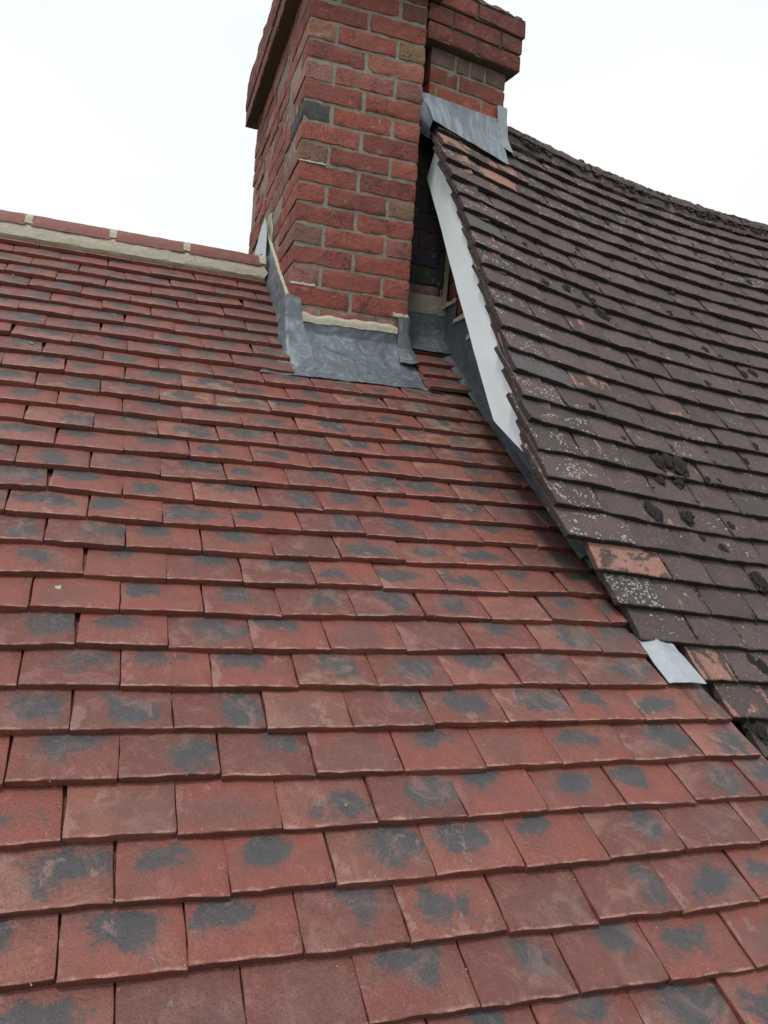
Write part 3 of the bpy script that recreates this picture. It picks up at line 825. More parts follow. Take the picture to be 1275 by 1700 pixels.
# ------------------------------------------------------------------ bricks
BR = {}
def brick_mesh(L_, H_, D_, k, rough=1.0):
    key = (round(L_, 3), round(H_, 3), round(D_, 3), k % 6)
    if key not in BR:
        nx = max(3, int(L_ / .028))
        V, Fc, UV = slab(L_, H_, D_, nx, [0, .0018, H_ * .3, H_ * .6, H_ - .0018, H_], 900 + hash(key) % 5000 if False else 900 + int(L_ * 1000) * 7 + (k % 6) * 31 + int(D_ * 100), cham=.0022, edge=.0028 * rough, bump=.0011 * rough, chips=[1, 0, 2, 0, 1, 0][k % 6], uvoff=(.01 * k, 0))
        BR[key] = mesh_from('brick_mesh', V, Fc, UV)
    return BR[key]
def brick(parent, O, X, Z, L_, H_, D_, k, col, name='brick', label=None):
    # X along the course, Z outward, Y = up
    Yv = Z.cross(X)
    M = Matrix(((X.x, Yv.x, Z.x, O.x), (X.y, Yv.y, Z.y, O.y), (X.z, Yv.z, Z.z, O.z), (0, 0, 0, 1)))
    o = child(name, brick_mesh(L_, H_, D_, k), parent, M_BRICK, M, label)
    o.color = (*col, 1)
    return o
rb_ = random.Random(23)
PAL = [(.305, .092, .070), (.335, .106, .080), (.25, .080, .065), (.30, .112, .090), (.335, .155, .13), (.205, .085, .072)]
def bcol():
    c = rb_.choice(PAL[:3] + PAL); s = rb_.uniform(.86, 1.12); return tuple(x * s for x in c)

YAW = math.radians(-2)
CX_ = Vector((math.cos(YAW), math.sin(YAW), 0)); CY_ = Vector((-math.sin(YAW), math.cos(YAW), 0)); UP = Vector((0, 0, 1))
P0 = Vector((.635, 1.79, 0))
def cpt(s, t, z): return P0 + CX_ * s + CY_ * t + UP * z
stack = thing('chimney_stack', 'tall red brick chimney with lead apron, rising through the new red roof', 'chimney', (.86, 2.4, 1.4))
SW, SL, PITCH = .455, 1.285, .0758
Z0 = 1.484 - PITCH * 6 - .004      # underside of a brick course
HB = .0645
NC = 22
DARKB = (.085, .080, .088); BUFF = (.26, .155, .095); BRN = (.23, .125, .09)
FRONT = {}  # (course, index): colour read from the photograph
core = slab(SW - .008, NC * PITCH + .02, SL - .02, 46, [i * (NC * PITCH + .02) / 120 for i in range(121)], 66, cham=.003, edge=.0012, bump=.0011)
def crow(k): return Z0 + k * PITCH
# course k = 0 starts at Z0; the course whose top is 1.484 has k = 5
def tone(k, i):
    # k counted from the top of the picture downwards in the photograph's own colours
    t_ = {(19, 0): PAL[2], (19, 1): PAL[0], (18, 0): (.36, .17, .12), (18, 1): PAL[0], (18, 2): BUFF, (17, 0): PAL[2], (17, 1): (.35, .13, .09),
          (16, 0): PAL[4], (16, 1): PAL[3], (16, 2): PAL[3], (15, 0): PAL[2], (15, 1): PAL[0], (14, 0): DARKB, (14, 1): PAL[0], (14, 2): PAL[1],
          (13, 0): PAL[1], (13, 1): PAL[2], (12, 0): BRN, (12, 1): PAL[0], (12, 2): PAL[1], (11, 0): PAL[0], (11, 1): PAL[2], (10, 0): PAL[0], (10, 1): PAL[2], (10, 2): BUFF,
          (9, 0): PAL[2], (9, 1): PAL[0], (8, 0): BRN, (8, 1): PAL[0], (8, 2): PAL[3], (7, 0): PAL[2], (7, 1): PAL[0], (6, 0): PAL[4], (6, 1): PAL[0], (6, 2): PAL[1],
          (5, 0): PAL[0], (5, 1): PAL[1]}
    c = t_.get((k, i)) or bcol()
    s = rb_.uniform(.93, 1.07); return tuple(x * s for x in c)
for k in range(NC):
    z = crow(k)
    zc = z + rb_.uniform(-.001, .001)
    A_row = ((k - 5) % 2 == 0)
    j = .0125
    # front
    if A_row:
        spans = [(0, (SW - j) / 2, .1025), ((SW + j) / 2, SW, .1025)]
    else:
        h = .102; spans = [(0, h, .215), (h + j, SW - h - j, .1025), (SW - h, SW, .215)]
    for i, (a, b, d) in enumerate(spans):
        a += rb_.uniform(0, .002) if a > 0 else rb_.uniform(-.001, .001); b -= rb_.uniform(0, .002) if b < SW else 0
        proud = rb_.uniform(-.0015, .0015)
        if a == 0 or d > .2 or i == 0 or b == SW: pass
        brick(stack, cpt(a, -proud, zc), CX_, -CY_, b - a, HB + rb_.uniform(-.002, .002), d, rb_.randrange(6), tone(k, i))
    # left face, going back from the corner bricks
    t0 = (.1025 if A_row else .215) + j
    t = t0
    while t < SL - .05:
        ln = .215 if rb_.random() > .12 else .102
        if t == t0 and not A_row and rb_.random() < .3: ln = .102
        e = min(t + ln, SL)
        if SL - e < .06: e = SL
        pr = rb_.uniform(-.005, .005)
        brick(stack, cpt(-pr, e, zc), -CY_, -CX_, e - t, HB + rb_.uniform(-.002, .002), .10, rb_.randrange(6), bcol())
        t = e + j
    # right face, mostly out of sight
    t = t0
    while t < SL - .05:
        e = min(t + .215, SL)
        if SL - e < .06: e = SL
        brick(stack, cpt(SW, t, zc), CY_, CX_, e - t, HB, .10, rb_.randrange(6), bcol())
        t = e + j
# mortar core
def core_mesh(w, d, h, seed, inset):
    V, Fc = [], []
    # four bumpy walls
    def wall(o, x, n, ln, seed_):
        nx = int(ln / .012); nz = int(h / .012); b = len(V)
        for jz in range(nz + 1):
            for ix_ in range(nx + 1):
                p = o + x * (ln * ix_ / nx) + UP * (h * jz / nz)
                e = 0 if ix_ in (0, nx) else 1
                p = p + n * (n3(p.x * 40, p.y * 40 + seed_, p.z * 40) * .0022 + n3(p.x * 110, p.y * 110 + seed_, p.z * 110) * .0012) * e
                V.append(p)
        for jz in range(nz):
            for ix_ in range(nx):
                q = b + jz * (nx + 1) + ix_; Fc.append((q, q + 1, q + nx + 2, q + nx + 1))
    return V, Fc, wall
def build_core(fn, w, d, z0, z1, inset, parent, mat, seed):
    V, Fc, wall = core_mesh(w, d, z1 - z0, seed, inset)
    A, B, Cc, D = fn(inset, inset, z0), fn(w - inset, inset, z0), fn(w - inset, d - inset, z0), fn(inset, d - inset, z0)
    X = (B - A).normalized(); Y = (D - A).normalized()
    wall(A, X, -Y, (B - A).length, seed); wall(B, Y, X, (Cc - B).length, seed + 9); wall(Cc, -X, Y, (D - Cc).length, seed + 5); wall(D, -Y, -X, (A - D).length, seed + 7)
    b = len(V); V += [fn(inset, inset, z1), fn(w - inset, inset, z1), fn(w - inset, d - inset, z1), fn(inset, d - inset, z1)]; Fc.append((b, b + 1, b + 2, b + 3))
    return child('mortar_joints', mesh_from('mortar_joints_mesh', V, Fc), parent, mat)
build_core(cpt, SW, SL, Z0 - .4, crow(NC) + .02, .0036, stack, M_MORT, 3)
# oversailing courses
def corbel(fn, X, Y, w, d, z, outs, pitch, parent, front_visible_cols, hb, mort, top=True):
    for c, o_ in enumerate(outs):
        zc = z + c * pitch + .006
        x0, x1, y0, y1 = -o_, w + o_, -o_, d + o_
        off = (c % 2) * .11
        for (O, dr, nn, ln) in (((x0, y0), X, -Y, x1 - x0), ((x0, y1), -Y, -X, y1 - y0), ((x1, y0), Y, X, y1 - y0), ((x1, y1), -X, Y, x1 - x0)):
            t = 0.0; first = True
            while t < ln - .03:
                l_ = .215 if not (first and c % 2) else .102
                e = min(t + l_, ln); first = False
                if ln - e < .05: e = ln
                p = fn(O[0], O[1], zc) + dr * t
                brick(parent, p, dr, nn, e - t, hb, min(.1, .45), rb_.randrange(6), front_visible_cols())
                t = e + .011
        V0 = fn(x0 + .005, y0 + .005, zc - .004); 
        a = [fn(x0 + .005, y0 + .005, zc - .003), fn(x1 - .005, y0 + .005, zc - .003), fn(x1 - .005, y1 - .005, zc - .003), fn(x0 + .005, y1 - .005, zc - .003)]
        b = [p + UP * (pitch - .001) for p in a]
        child('mortar_joints', mesh_from('corbel_mortar_mesh', a + b, [(3, 2, 1, 0), (4, 5, 6, 7), (0, 1, 5, 4), (1, 2, 6, 5), (2, 3, 7, 6), (3, 0, 4, 7)]), parent, mort)
    zt = z + len(outs) * pitch
    o_ = outs[-1]
    rows = []
    for k_, (ins, hz) in enumerate(((0.0, .0), (.015, .018), (.06, .045), (.12, .07))):
        rows.append([fn(-o_ + ins, -o_ + ins, zt + hz), fn(w + o_ - ins, -o_ + ins, zt + hz), fn(w + o_ - ins, d + o_ - ins, zt + hz), fn(-o_ + ins, d + o_ - ins, zt + hz), fn(-o_ + ins, -o_ + ins, zt + hz)])
    child('mortar_flaunching', sheet('flaunching_mesh', rows, 90, 3, .010, 30, .01, 12, .8), parent, mort)
    child('mortar_flaunching', mesh_from('flaunching_top_mesh', [fn(-o_ + .1, -o_ + .1, zt + .058), fn(w + o_ - .1, -o_ + .1, zt + .058), fn(w + o_ - .1, d + o_ - .1, zt + .058), fn(-o_ + .1, d + o_ - .1, zt + .058)], [(0, 1, 2, 3)]), parent, mort)
def gcol():
    c = rb_.choice(PAL); s = rb_.uniform(.55, .85); return (c[0] * s, c[1] * s * 1.05, c[2] * s * 1.1)
corbel(cpt, CX_, CY_, SW, SL, 2.640, (.055, .060, .058), .0758, stack, gcol, HB, M_STAIN)

# ---- stack of the old house
Y2 = math.radians(1.0)
DX, DY = Vector((math.cos(Y2), math.sin(Y2), 0)), Vector((-math.sin(Y2), math.cos(Y2), 0))
Q0 = Vector((1.06, 1.895, 0))
def dpt(s, t, z): return Q0 + DX * s + DY * t + UP * z
stack2 = thing('chimney_stack', 'lower brick chimney set behind the tall one, rising from the old brown roof', 'chimney', (1.3, 2.1, 2.3))
W2, D2, P2 = .445, .50, .0700
Q1 = Vector((1.135, 1.8226, 0)); Y3 = math.radians(8.0)
EX, EY = Vector((math.cos(Y3), math.sin(Y3), 0)), Vector((-math.sin(Y3), math.cos(Y3), 0))
W3 = .354
def ept(s, t, z): return Q1 + EX * s + EY * t + UP * z
zt2 = 2.500
H2 = .060
k = 0
z = zt2 - P2
while z > 1.40:
    upper = z > 2.28
    A_row = (k % 2 == 1)
    up2 = z > 2.20
    wv = W3 if up2 else .237
    W2 = W3 if up2 else .445
    fn_, fx_, fy_ = (ept, EX, EY) if up2 else (dpt, DX, DY)
    if k == 0: spans = [(0, .075), (.086, .19), (.20, .26), (.27, .33), (.34, W2)]
    elif A_row: spans = [(0, .007), (.018, .215 - .02), (.215 - .008, W2)] if False else [(0, .20), (.212, W2)]
    else: spans = [(0, .085), (.097, .312), (.324, W2)]
    if up2: spans = [[(0, .11), (.122, .18), (.19, .25), (.26, W3)], [(0, .125), (.137, W3)], [(0, .025), (.036, .240), (.252, W3)], [(0, .12), (.132, W3)], [(0, .2), (.21, W3)]][min(k, 4)]
    for i, (a, b) in enumerate(spans):
        if a >= wv - .02: continue
        b = min(b, wv)
        if upper:
            c = [(.20, .080, .065), (.26, .085, .060), (.34, .10, .065)][min(k, 2)]
            if k == 2 and i == 2: c = (.42, .11, .06)
            if k == 0: c = (.19, .115, .095)
            s = rb_.uniform(.9, 1.1); c = tuple(x * s for x in c)
        elif z > 1.54: c = tuple(x * rb_.uniform(.8, 1.6) for x in (.034, .035, .040))  # black-coated bricks, with the shade of the gap also in their colour
        else: c = (.20, .13, .09)
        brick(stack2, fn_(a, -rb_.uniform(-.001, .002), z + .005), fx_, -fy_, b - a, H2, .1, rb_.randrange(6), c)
    if up2:
        t = .112
        while t < D2 - .05:
            e = min(t + .215, D2)
            brick(stack2, ept(W3, t, z + .005), EY, EX, e - t, H2, .1, rb_.randrange(6), bcol()); t = e + .012
    z -= P2; k += 1
W2 = W3
build_core(ept, W2, D2, 2.20, zt2, .003, stack2, M_MORT, 31)
build_core(dpt, .240, .3, 1.2, 2.30, .004, stack2, M_MORT_SOOT_SHADE, 41)
corbel(ept, EX, EY, W2, D2, zt2, (.040, .043, .050), P2, stack2, gcol, H2, M_STAIN)
# its lead apron: upstand, dressed down over the top tiles
am = []
def a2(u, v, h=.006): return old(u, v, h)
top_ = [ept(-.035 + .37 * i / 12, -.010, 2.302 + n3(i * .7, 0, 0) * .003) for i in range(13)]
mid_ = [ept(-.035 + .37 * i / 12, -.012, 2.285) for i in range(13)]
ben_ = []
low_ = []
for i in range(13):
    s = -.035 + .37 * i / 12
    x = ept(s, 0, 0).x
    u = (x - 1.163) / .985
    u2 = clamp(u, -.03, 9)
    # where the slope meets the stack face
    lo, hi = 1.6, 2.12
    for _ in range(24):
        md_ = (lo + hi) / 2
        if old(u2, md_).y < ept(s, 0, 0).y - .016: lo = md_
        else: hi = md_
    b = old(u2, lo, .010); ben_.append(Vector((x, b.y - .004, b.z + .010)))
    low_.append(old(u2 + .02 * i / 12, (1.925 - .05 * i / 12) + n3(i * .5, 3, 0) * .006, .005))
lead('lead_apron', sheet('old_apron_mesh', [top_, mid_, ben_, [(p + q) * .5 + Vector((0, -.004, .004)) for p, q in zip(ben_, low_)], low_], 40, 6, .0022, 18, .0022, 71, .4), stack2, (1, .15, 0, 1), 'streaked blue-grey lead apron')
# rolled dark end towards the tall stack
eA = [top_[0], mid_[0], ben_[0], (ben_[0] + low_[0]) * .5, low_[0]]
eB = [p + Vector((-.05, .0, -.002)) for p in eA[:3]] + [eA[3] + Vector((-.025, .01, -.03)), eA[4] + Vector((-.006, .01, -.03))]
eC = [eB[0] + Vector((0, .01, -.12)), eB[1] + Vector((0, 0, -.10)), eB[2] + Vector((.01, .0, -.09)), eB[3] + Vector((.012, .02, -.05)), eB[4] + Vector((.01, .02, -.03))]
lead('lead_apron', sheet('old_apron_end_mesh', [eA, eB, eC], 14, 5, .001, 20, .002, 75), stack2, (0, 0, .95, 1))
# corner piece wrapping the right-hand arris
c0 = [ept(.313, -.014, 2.355), ept(.333, -.015, 2.357), ept(W2 + .012, -.012, 2.355), ept(W2 + .014, .05, 2.36), ept(W2 + .014, .12, 2.40)]
c1 = [ept(.320, -.015, 2.285), ept(.338, -.016, 2.285), ept(W2 + .013, -.014, 2.30), ept(W2 + .015, .05, 2.31), ept(W2 + .015, .12, 2.35)]
c2 = [ept(.328, -.018, 2.225), ept(.348, -.022, 2.22), ept(W2 + .024, -.018, 2.225), ept(W2 + .03, .04, 2.24), ept(W2 + .03, .12, 2.28)]
c3 = [ept(.332, -.026, 2.192), ept(.360, -.036, 2.175), ept(W2 + .040, -.030, 2.172), ept(W2 + .06, .03, 2.21), ept(W2 + .06, .12, 2.25)]
lead('lead_corner', sheet('old_corner_mesh', [c0, c1, c2, c3], 18, 6, .0016, 26, .0022, 77, .5), stack2, (.5, .5, 0, 1))

# ---- gable wall of the old house, seen in the gap
gable = thing('gable_wall', 'narrow strip of old brick gable wall in the shaded gap behind the white barge board', 'wall', (1.35, 1.4, 1.0))
WX = 1.300
prof = [old(.16, v_, -.075) for v_ in strip_grid(-.6, 2.08, 14)]
pl = [(0.2, -5.0), (0.2, .0)] + [(p.y, p.z) for p in prof] + [(prof[-1].y + .25, prof[-1].z - .1), (4.0, .0), (4.0, -5.0)]
nP = len(pl)
V = [(WX + .006, y, z_) for y, z_ in pl] + [(WX + .23, y, z_) for y, z_ in pl]
Fc = [tuple(range(nP)), tuple(reversed(range(nP, 2 * nP)))] + [(i, i + nP, (i + 1) % nP + nP, (i + 1) % nP) for i in range(nP)]
child('mortar_joints', mesh_from('gable_core_mesh', V, Fc, sharp=20), gable, M_MORT)
for k in range(0, 16):
    z = 1.02 + k * .0735
    y = .92 + (k % 2) * .11
    while y < 1.885:
        e = min(y + .215, 1.888)
        ym = (y + e) / 2
        roofz = (ym / CP) * SP; dz = old(.14, 0).z + (ym - old(.14, 0).y) * 1.43
        dz = old(.14, 0).z + (y - old(.14, 0).y) * 1.43
        if z > roofz + .02 and z < dz - .20 and e - y > .03:
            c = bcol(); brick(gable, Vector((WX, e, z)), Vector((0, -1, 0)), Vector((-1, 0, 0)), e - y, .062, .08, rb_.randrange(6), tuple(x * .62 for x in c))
        y = e + .012
# stepped lead along the foot of the wall
ys_ = [1.895, 1.885, 1.79, 1.789, 1.66, 1.655, 1.52, 1.515, 1.38, 1.375, 1.24, 1.235, 1.10, 1.095, .96, .90, .80]
def rz_(y): return y / CP * SP
tops = []
segs = [(1.893, 1.512), (1.782, 1.508), (1.792, 1.425), (1.655, 1.425), (1.66, 1.335), (1.52, 1.335), (1.525, 1.235), (1.385, 1.235), (1.39, 1.135), (1.25, 1.135), (1.255, 1.035), (1.115, 1.035), (1.12, .935), (.98, .90), (.84, .73), (.78, .62)]
tp = [(WX - .006, y, z_) for y, z_ in segs]
md1 = [(WX - .008, y, rz_(y) + .045) for y, _ in segs]
bt = [(WX - .012, y, rz_(y) + .018) for y, _ in segs]
fl = [(WX - .036, y, rz_(y) + .004) for y, _ in segs]
lead('lead_flashing', sheet('gable_flashing_mesh', [fl, bt, md1, tp], 2, 3, .0018, 24, .0022, 81, .4, resamp=False), gable, (0, 0, .55, 1))
for (ya, yb, zz) in ((1.782, 1.893, 1.510), (1.66, 1.788, 1.427), (1.525, 1.655, 1.337)):
    child('mortar_pointing', sheet('pointing_mesh', [[(WX - .010, ya, zz - .006), (WX - .010, yb, zz - .006)], [(WX - .006, ya, zz + .012), (WX - .006, yb, zz + .012)]], 16, 2, .003, 60, .006, ya), gable, M_CREAM)
child('mortar_pointing', sheet('pointing_mesh', [[(WX - .012, 1.868, 1.50), (WX - .02, 1.888, 1.50)], [(WX - .006, 1.872, 1.75), (WX - .018, 1.89, 1.75)], [(WX - .004, 1.874, 2.0), (WX - .014, 1.89, 2.0)]], 5, 14, .004, 40, .004, 91), gable, M_VERGE)
# gap lead on the back wall
gx0, gx1 = 1.095, 1.298
lead('lead_flashing', sheet('gap_flashing_mesh', [[(gx0, 1.888, 1.475), (gx1, 1.888, 1.478)], [(gx0, 1.884, 1.41), (gx1, 1.884, 1.41)], [(gx0, 1.872, 1.372), (gx1 - .01, 1.872, 1.372)], [(gx0 - .01, 1.84, 1.349 - .018), (gx1 + .01, 1.84, 1.332)], [(gx0 + .02, 1.80, 1.304), (gx1 + .015, 1.80, 1.304)]], 20, 5, .002, 22, .0022, 83, .5), stack2, (0, 0, .5, 1))
child('mortar_pointing', sheet('pointing_mesh', [[(gx0, 1.884, 1.470), (gx1, 1.884, 1.472)], [(gx0, 1.886, 1.50), (gx1, 1.886, 1.503)], [(gx0, 1.890, 1.545), (gx1, 1.890, 1.55)]], 20, 3, .004, 40, .004, 93), stack2, M_MORT)

# ---- lead and mortar of the tall stack
FY = -.009
def roof_at(p): return Vector((p.x, p.y, p.y / CP * SP))
def fpt(s, dz, out=0.0):            # on the front face, height dz, distance out
    return cpt(s, FY - out, dz)
ss = [0.0 - .012, .1, .2, .3, .38, .425]
up_top = [fpt(s, 1.338 + (.004 if s < .3 else .008)) for s in (.02, .12, .24, .34, .44)]
up_mid = [fpt(s, 1.300) for s in (.0, .12, .24, .34, .448)]
def rf(u, v, h=.004): return red(u, v, h)
def ra_(u, v, e=0.0): return red(u, v, -.149 * (v - 18 * GS) + .0035 + e)
bend = [ra_(.625, 2.150, .055), ra_(.75, 2.148, .05), ra_(.88, 2.143, .05), ra_(1.0, 2.140, .05), ra_(1.095, 2.135, .055)]
m1 = [ra_(.60, 2.06, .018), ra_(.75, 2.05, .022), ra_(.88, 2.05, .022), ra_(1.0, 2.05, .022), ra_(1.12, 2.05, .018)]
m2 = [ra_(.55, 1.97, .001), ra_(.72, 1.97, .004), ra_(.88, 1.97, .004), ra_(1.02, 1.965, .004), ra_(1.20, 1.965, .001)]
bot = [ra_(.498, 1.897), ra_(.66, 1.910), ra_(.82, 1.920), ra_(1.0, 1.926, .001), ra_(1.08, 1.936, .002), ra_(1.12, 1.922, .001), ra_(1.24, 1.918)]
lead('lead_apron', sheet('apron_mesh', [up_top, up_mid, bend, m1, m2, bot], 70, 8, .0045, 17, .0022, 51, .45), stack, (0, 0, 0, 1))
# left wrap-around piece and side flashing up to the ridge
def spt(t, h, out=.010):            # on the left face: t back from the corner, h above the roof plane along the vertical
    p = cpt(-out, t, 0); return Vector((p.x, p.y, p.y / CP * SP + h))
ts = [0.0, .06, .16, .28, .40, .50, .60]
topL = [spt(t, h) for t, h in zip(ts, (.148, .146, .142, .140, .140, .142, .145))]
midL = [spt(t, .06) for t in ts]
botL = [spt(t, .0, .017) for t in ts]
flaL = [spt(t, -.05, .020) for t in ts]
lead('lead_flashing', sheet('side_flashing_mesh', [flaL, botL, midL, topL], 60, 6, .0035, 22, .0022, 53, .5, flip=True), stack, (0, .10, 0, 1))
w_top = [spt(.10, .150, .013), spt(.0, .150, .014), fpt(-.012, 1.432, .004), fpt(.022, 1.425, .006), fpt(.038, 1.420, .005)]
w_mid = [spt(.09, .07, .015), spt(.0, .07, .017), fpt(-.014, 1.34, .007), fpt(.02, 1.34, .008), fpt(.050, 1.335, .006)]
w_low = [spt(.07, .02, .020), spt(-.01, .02, .024), rf(.620, 2.140, .030), rf(.645, 2.125, .020), rf(.705, 2.110, .016)]
w_bot = [spt(.03, -.02, .030), spt(-.05, -.02, .030), ra_(.612, 2.03, .012), ra_(.64, 1.985, .006), ra_(.71, 1.995, .008)]
lead('lead_flashing', sheet('corner_flashing_mesh', [w_bot, w_low, w_mid, w_top], 34, 8, .0030, 30, .0022, 55, .6, flip=True), stack, (0, .04, 0, 1))
# white-bright lead saddle over the ridge
r_ = [Vector((.622, 2.28, 1.68)), Vector((.624, 2.36, 1.75)), Vector((.626, 2.50, 1.78)), Vector((.628, 2.60, 1.74))]
r2_ = [Vector((.628, 2.30, 1.79)), Vector((.630, 2.37, 1.91)), Vector((.631, 2.46, 1.90)), Vector((.632, 2.58, 1.83))]
lead('lead_saddle', sheet('saddle_mesh', [r_, r2_], 16, 8, .002, 22, .0022, 57, .5, flip=True), stack, (0, 1, 0, 1), 'bright lead saddle over the ridge end')
# right-hand corner piece
g_top = [fpt(.415, 1.408, .005), fpt(.44, 1.408, .005), fpt(SW + .006, 1.408, .003), cpt(SW + .010, .03, 1.42), cpt(SW + .010, .16, 1.47)]
g_mid = [fpt(.418, 1.34, .007), fpt(.44, 1.34, .008), fpt(SW + .008, 1.34, .006), cpt(SW + .012, .03, 1.36), cpt(SW + .012, .16, 1.42)]
g_low = [fpt(.415, 1.285, .012), fpt(.445, 1.28, .018), fpt(SW + .016, 1.28, .016), cpt(SW + .02, .03, 1.31), cpt(SW + .02, .16, 1.39)]
g_bot = [rf(1.045, 2.09, .012), rf(1.085, 2.075, .018), rf(1.118, 2.085, .024), rf(1.122, 2.15, .022), rf(1.122, 2.30, .018)]
lead('lead_flashing', sheet('right_flashing_mesh', [g_bot, g_low, g_mid, g_top], 30, 8, .0026, 30, .0022, 59, .6, flip=True), stack, (0, .0, .1, 1))
# cream mortar pointing over the lead
def ribbon(name, a, b, wdt, out, parent, seed, mat=M_CREAM, n=40, up=UP, nrm=None):
    a, b = Vector(a), Vector(b)
    r0, r1_, r2_, r3_ = [], [], [], []
    for i in range(n):
        t_ = i / (n - 1); p = a.lerp(b, t_); w1 = wdt * (1 + n3(t_ * 7 + seed, 0, 0) * .5); w2 = n3(t_ * 9, seed, 0) * wdt * .22
        r0.append(p + up * (w2) + nrm * .001); r1_.append(p + up * (w2 + .001) + nrm * out); r2_.append(p + up * (w1 * .7) + nrm * out * .8); r3_.append(p + up * w1 + nrm * .0)
    return child(name, sheet('pointing_mesh', [r0, r1_, r2_, r3_], n, 3, .0016, 60, .004, seed, .6, resamp=False), parent, mat)
ribbon('mortar_pointing', cpt(.040, 0, 1.336), cpt(.415, 0, 1.340), .036, .016, stack, 3.3, nrm=-CY_)
ribbon('mortar_pointing', cpt(.395, 0, 1.406), cpt(SW + .002, 0, 1.404), .018, .012, stack, 5.1, nrm=-CY_, n=14)
ribbon('mortar_pointing', cpt(-.002, 0, crow(5) + .068), cpt(.09, 0, crow(5) + .068), .010, .003, stack, 7.9, nrm=-CY_, n=14)
ribbon('mortar_pointing', cpt(-.002, 0, crow(11) + .066), cpt(.10, 0, crow(11) + .066), .008, .003, stack, 8.9, nrm=-CY_, n=14)
topp = [spt(t, h - .004, .006) for t, h in zip(ts, (.148, .146, .142, .140, .140, .142, .145))]
topq = [spt(t, h + .012 + .016 * n3(t * 30, 0, 0), .002) for t, h in zip(ts, (.148, .146, .142, .140, .140, .142, .145))]
topm = [spt(t, h + .004, .013) for t, h in zip(ts, (.148, .146, .142, .140, .140, .142, .145))]
child('mortar_pointing', sheet('side_pointing_mesh', [topp, topm, topq], 50, 3, .003, 60, .004, 61, .7, flip=True), stack, M_CREAM)
child('mortar_pointing', sheet('side_pointing_mesh', [[spt(.50, .14, .006), spt(.60, .15, .006), spt(.68, .10, .006)], [spt(.50, .20, .004), spt(.58, .25, .004), spt(.64, .21, .004)]], 20, 8, .004, 40, .004, 63, .7, flip=True), stack, M_CREAM)

# ------------------------------------------------------------------ moss on the old roof
def clump_mesh(seed, flat=.45, elong=1.4):
    bm = bmesh.new(); bmesh.ops.create_icosphere(bm, subdivisions=4, radius=1.0)
    for v_ in bm.verts:
        p = v_.co
        k_ = 1 + .55 * n3(p.x * 1.5 + seed, p.y * 1.5, p.z * 1.5) + .30 * n3(p.x * 4 + seed, p.y * 4, p.z * 4) + .16 * n3(p.x * 11, p.y * 11 + seed, p.z * 11)
        v_.co = Vector((p.x * k_, p.y * k_ * elong, max(p.z, -.3) * k_ * flat * 1.25))
    me = bpy.data.meshes.new('moss_mesh'); bm.to_mesh(me); bm.free(); me.shade_smooth(); me.materials.append(M_MOSS); return me
CM = [clump_mesh(s * 3.7, .5, 1.3 + .15 * (s % 3)) for s in range(7)]
def dinv(x, y):
    u, v_ = .8, .8
    for _ in range(14):
        a = project(old(u, v_)); b = project(old(u + .002, v_)); c = project(old(u, v_ + .002))
        j = ((b[0] - a[0]) / .002, (c[0] - a[0]) / .002, (b[1] - a[1]) / .002, (c[1] - a[1]) / .002)
        det = j[0] * j[3] - j[1] * j[2]; ex, ey = x - a[0], y - a[1]
        u += (ex * j[3] - ey * j[1]) / det; v_ += (ey * j[0] - ex * j[2]) / det
    return u, v_
MOSS = [(905,470,.016),(942,478,.016),(1001,522,.022),(985,500,.012),(975,488,.012),(963,505,.012),(872,405,.010),(893,448,.010),(908,436,.007),(960,412,.009),
 (1010,369,.011),(1041,368,.008),(1119,484,.013),(1150,408,.010),(1155,420,.009),(1060,335,.010),(1056,430,.008),(1065,356,.008),(1112,520,.010),(1150,520,.008),
 (984,676,.013),(1110,768,.026),(1128,775,.028),(1095,765,.020),(1100,795,.016),(1130,798,.020),(1085,847,.020),(1092,855,.018),(1142,858,.020),(1176,638,.012),
 (1172,580,.012),(1145,587,.010),(1237,620,.012),(1252,619,.016),(1255,742,.012),(1240,765,.012),(1203,910,.012),(1216,873,.012),(1265,970,.020),(1258,960,.018),
 (1218,432,.013),(1245,468,.012),(1180,500,.007),(1099,588,.008),(1228,650,.007),(1196,737,.007),(1115,740,.007),(1258,1030,.012),(1268,1110,.018),(1250,1095,.014),
 (1176,797,.010),(1195,800,.009),(1130,660,.007),(1085,680,.007),(1265,785,.010),(1170,893,.012),(1060,595,.006),(955,420,.006),(900,458,.006),(1200,470,.008),(1265,1215,.02),(1245,1195,.012)]
MOSS_UV = {}
for x_, y_, r_ in MOSS:
    MOSS_UV[(x_, y_)] = dinv(x_, y_)

def moss_at(u, v_, r_, name='moss_clump', sq=1.0):
    X, Y, Z = oframe(u, v_)
    base_h = -.165 * ((v_ / .1 - math.floor(v_ / .1)) * .1) * 1.0
    O = old(u, v_) + Z * (base_h + r_ * .10)
    a = ro.uniform(-.5, .5)
    X2 = X * math.cos(a) + Y * math.sin(a); Y2_ = Y * math.cos(a) - X * math.sin(a)
    M = Matrix(((X2.x * r_, Y2_.x * r_, Z.x * r_ * sq, O.x), (X2.y * r_, Y2_.y * r_, Z.y * r_ * sq, O.y), (X2.z * r_, Y2_.z * r_, Z.z * r_ * sq, O.z), (0, 0, 0, 1)))
    return M
for x, y, rr_ in MOSS:
    u, v_ = MOSS_UV[(x, y)]
    child('moss_clump', ro.choice(CM), old_roof, None, moss_at(u, v_, rr_))
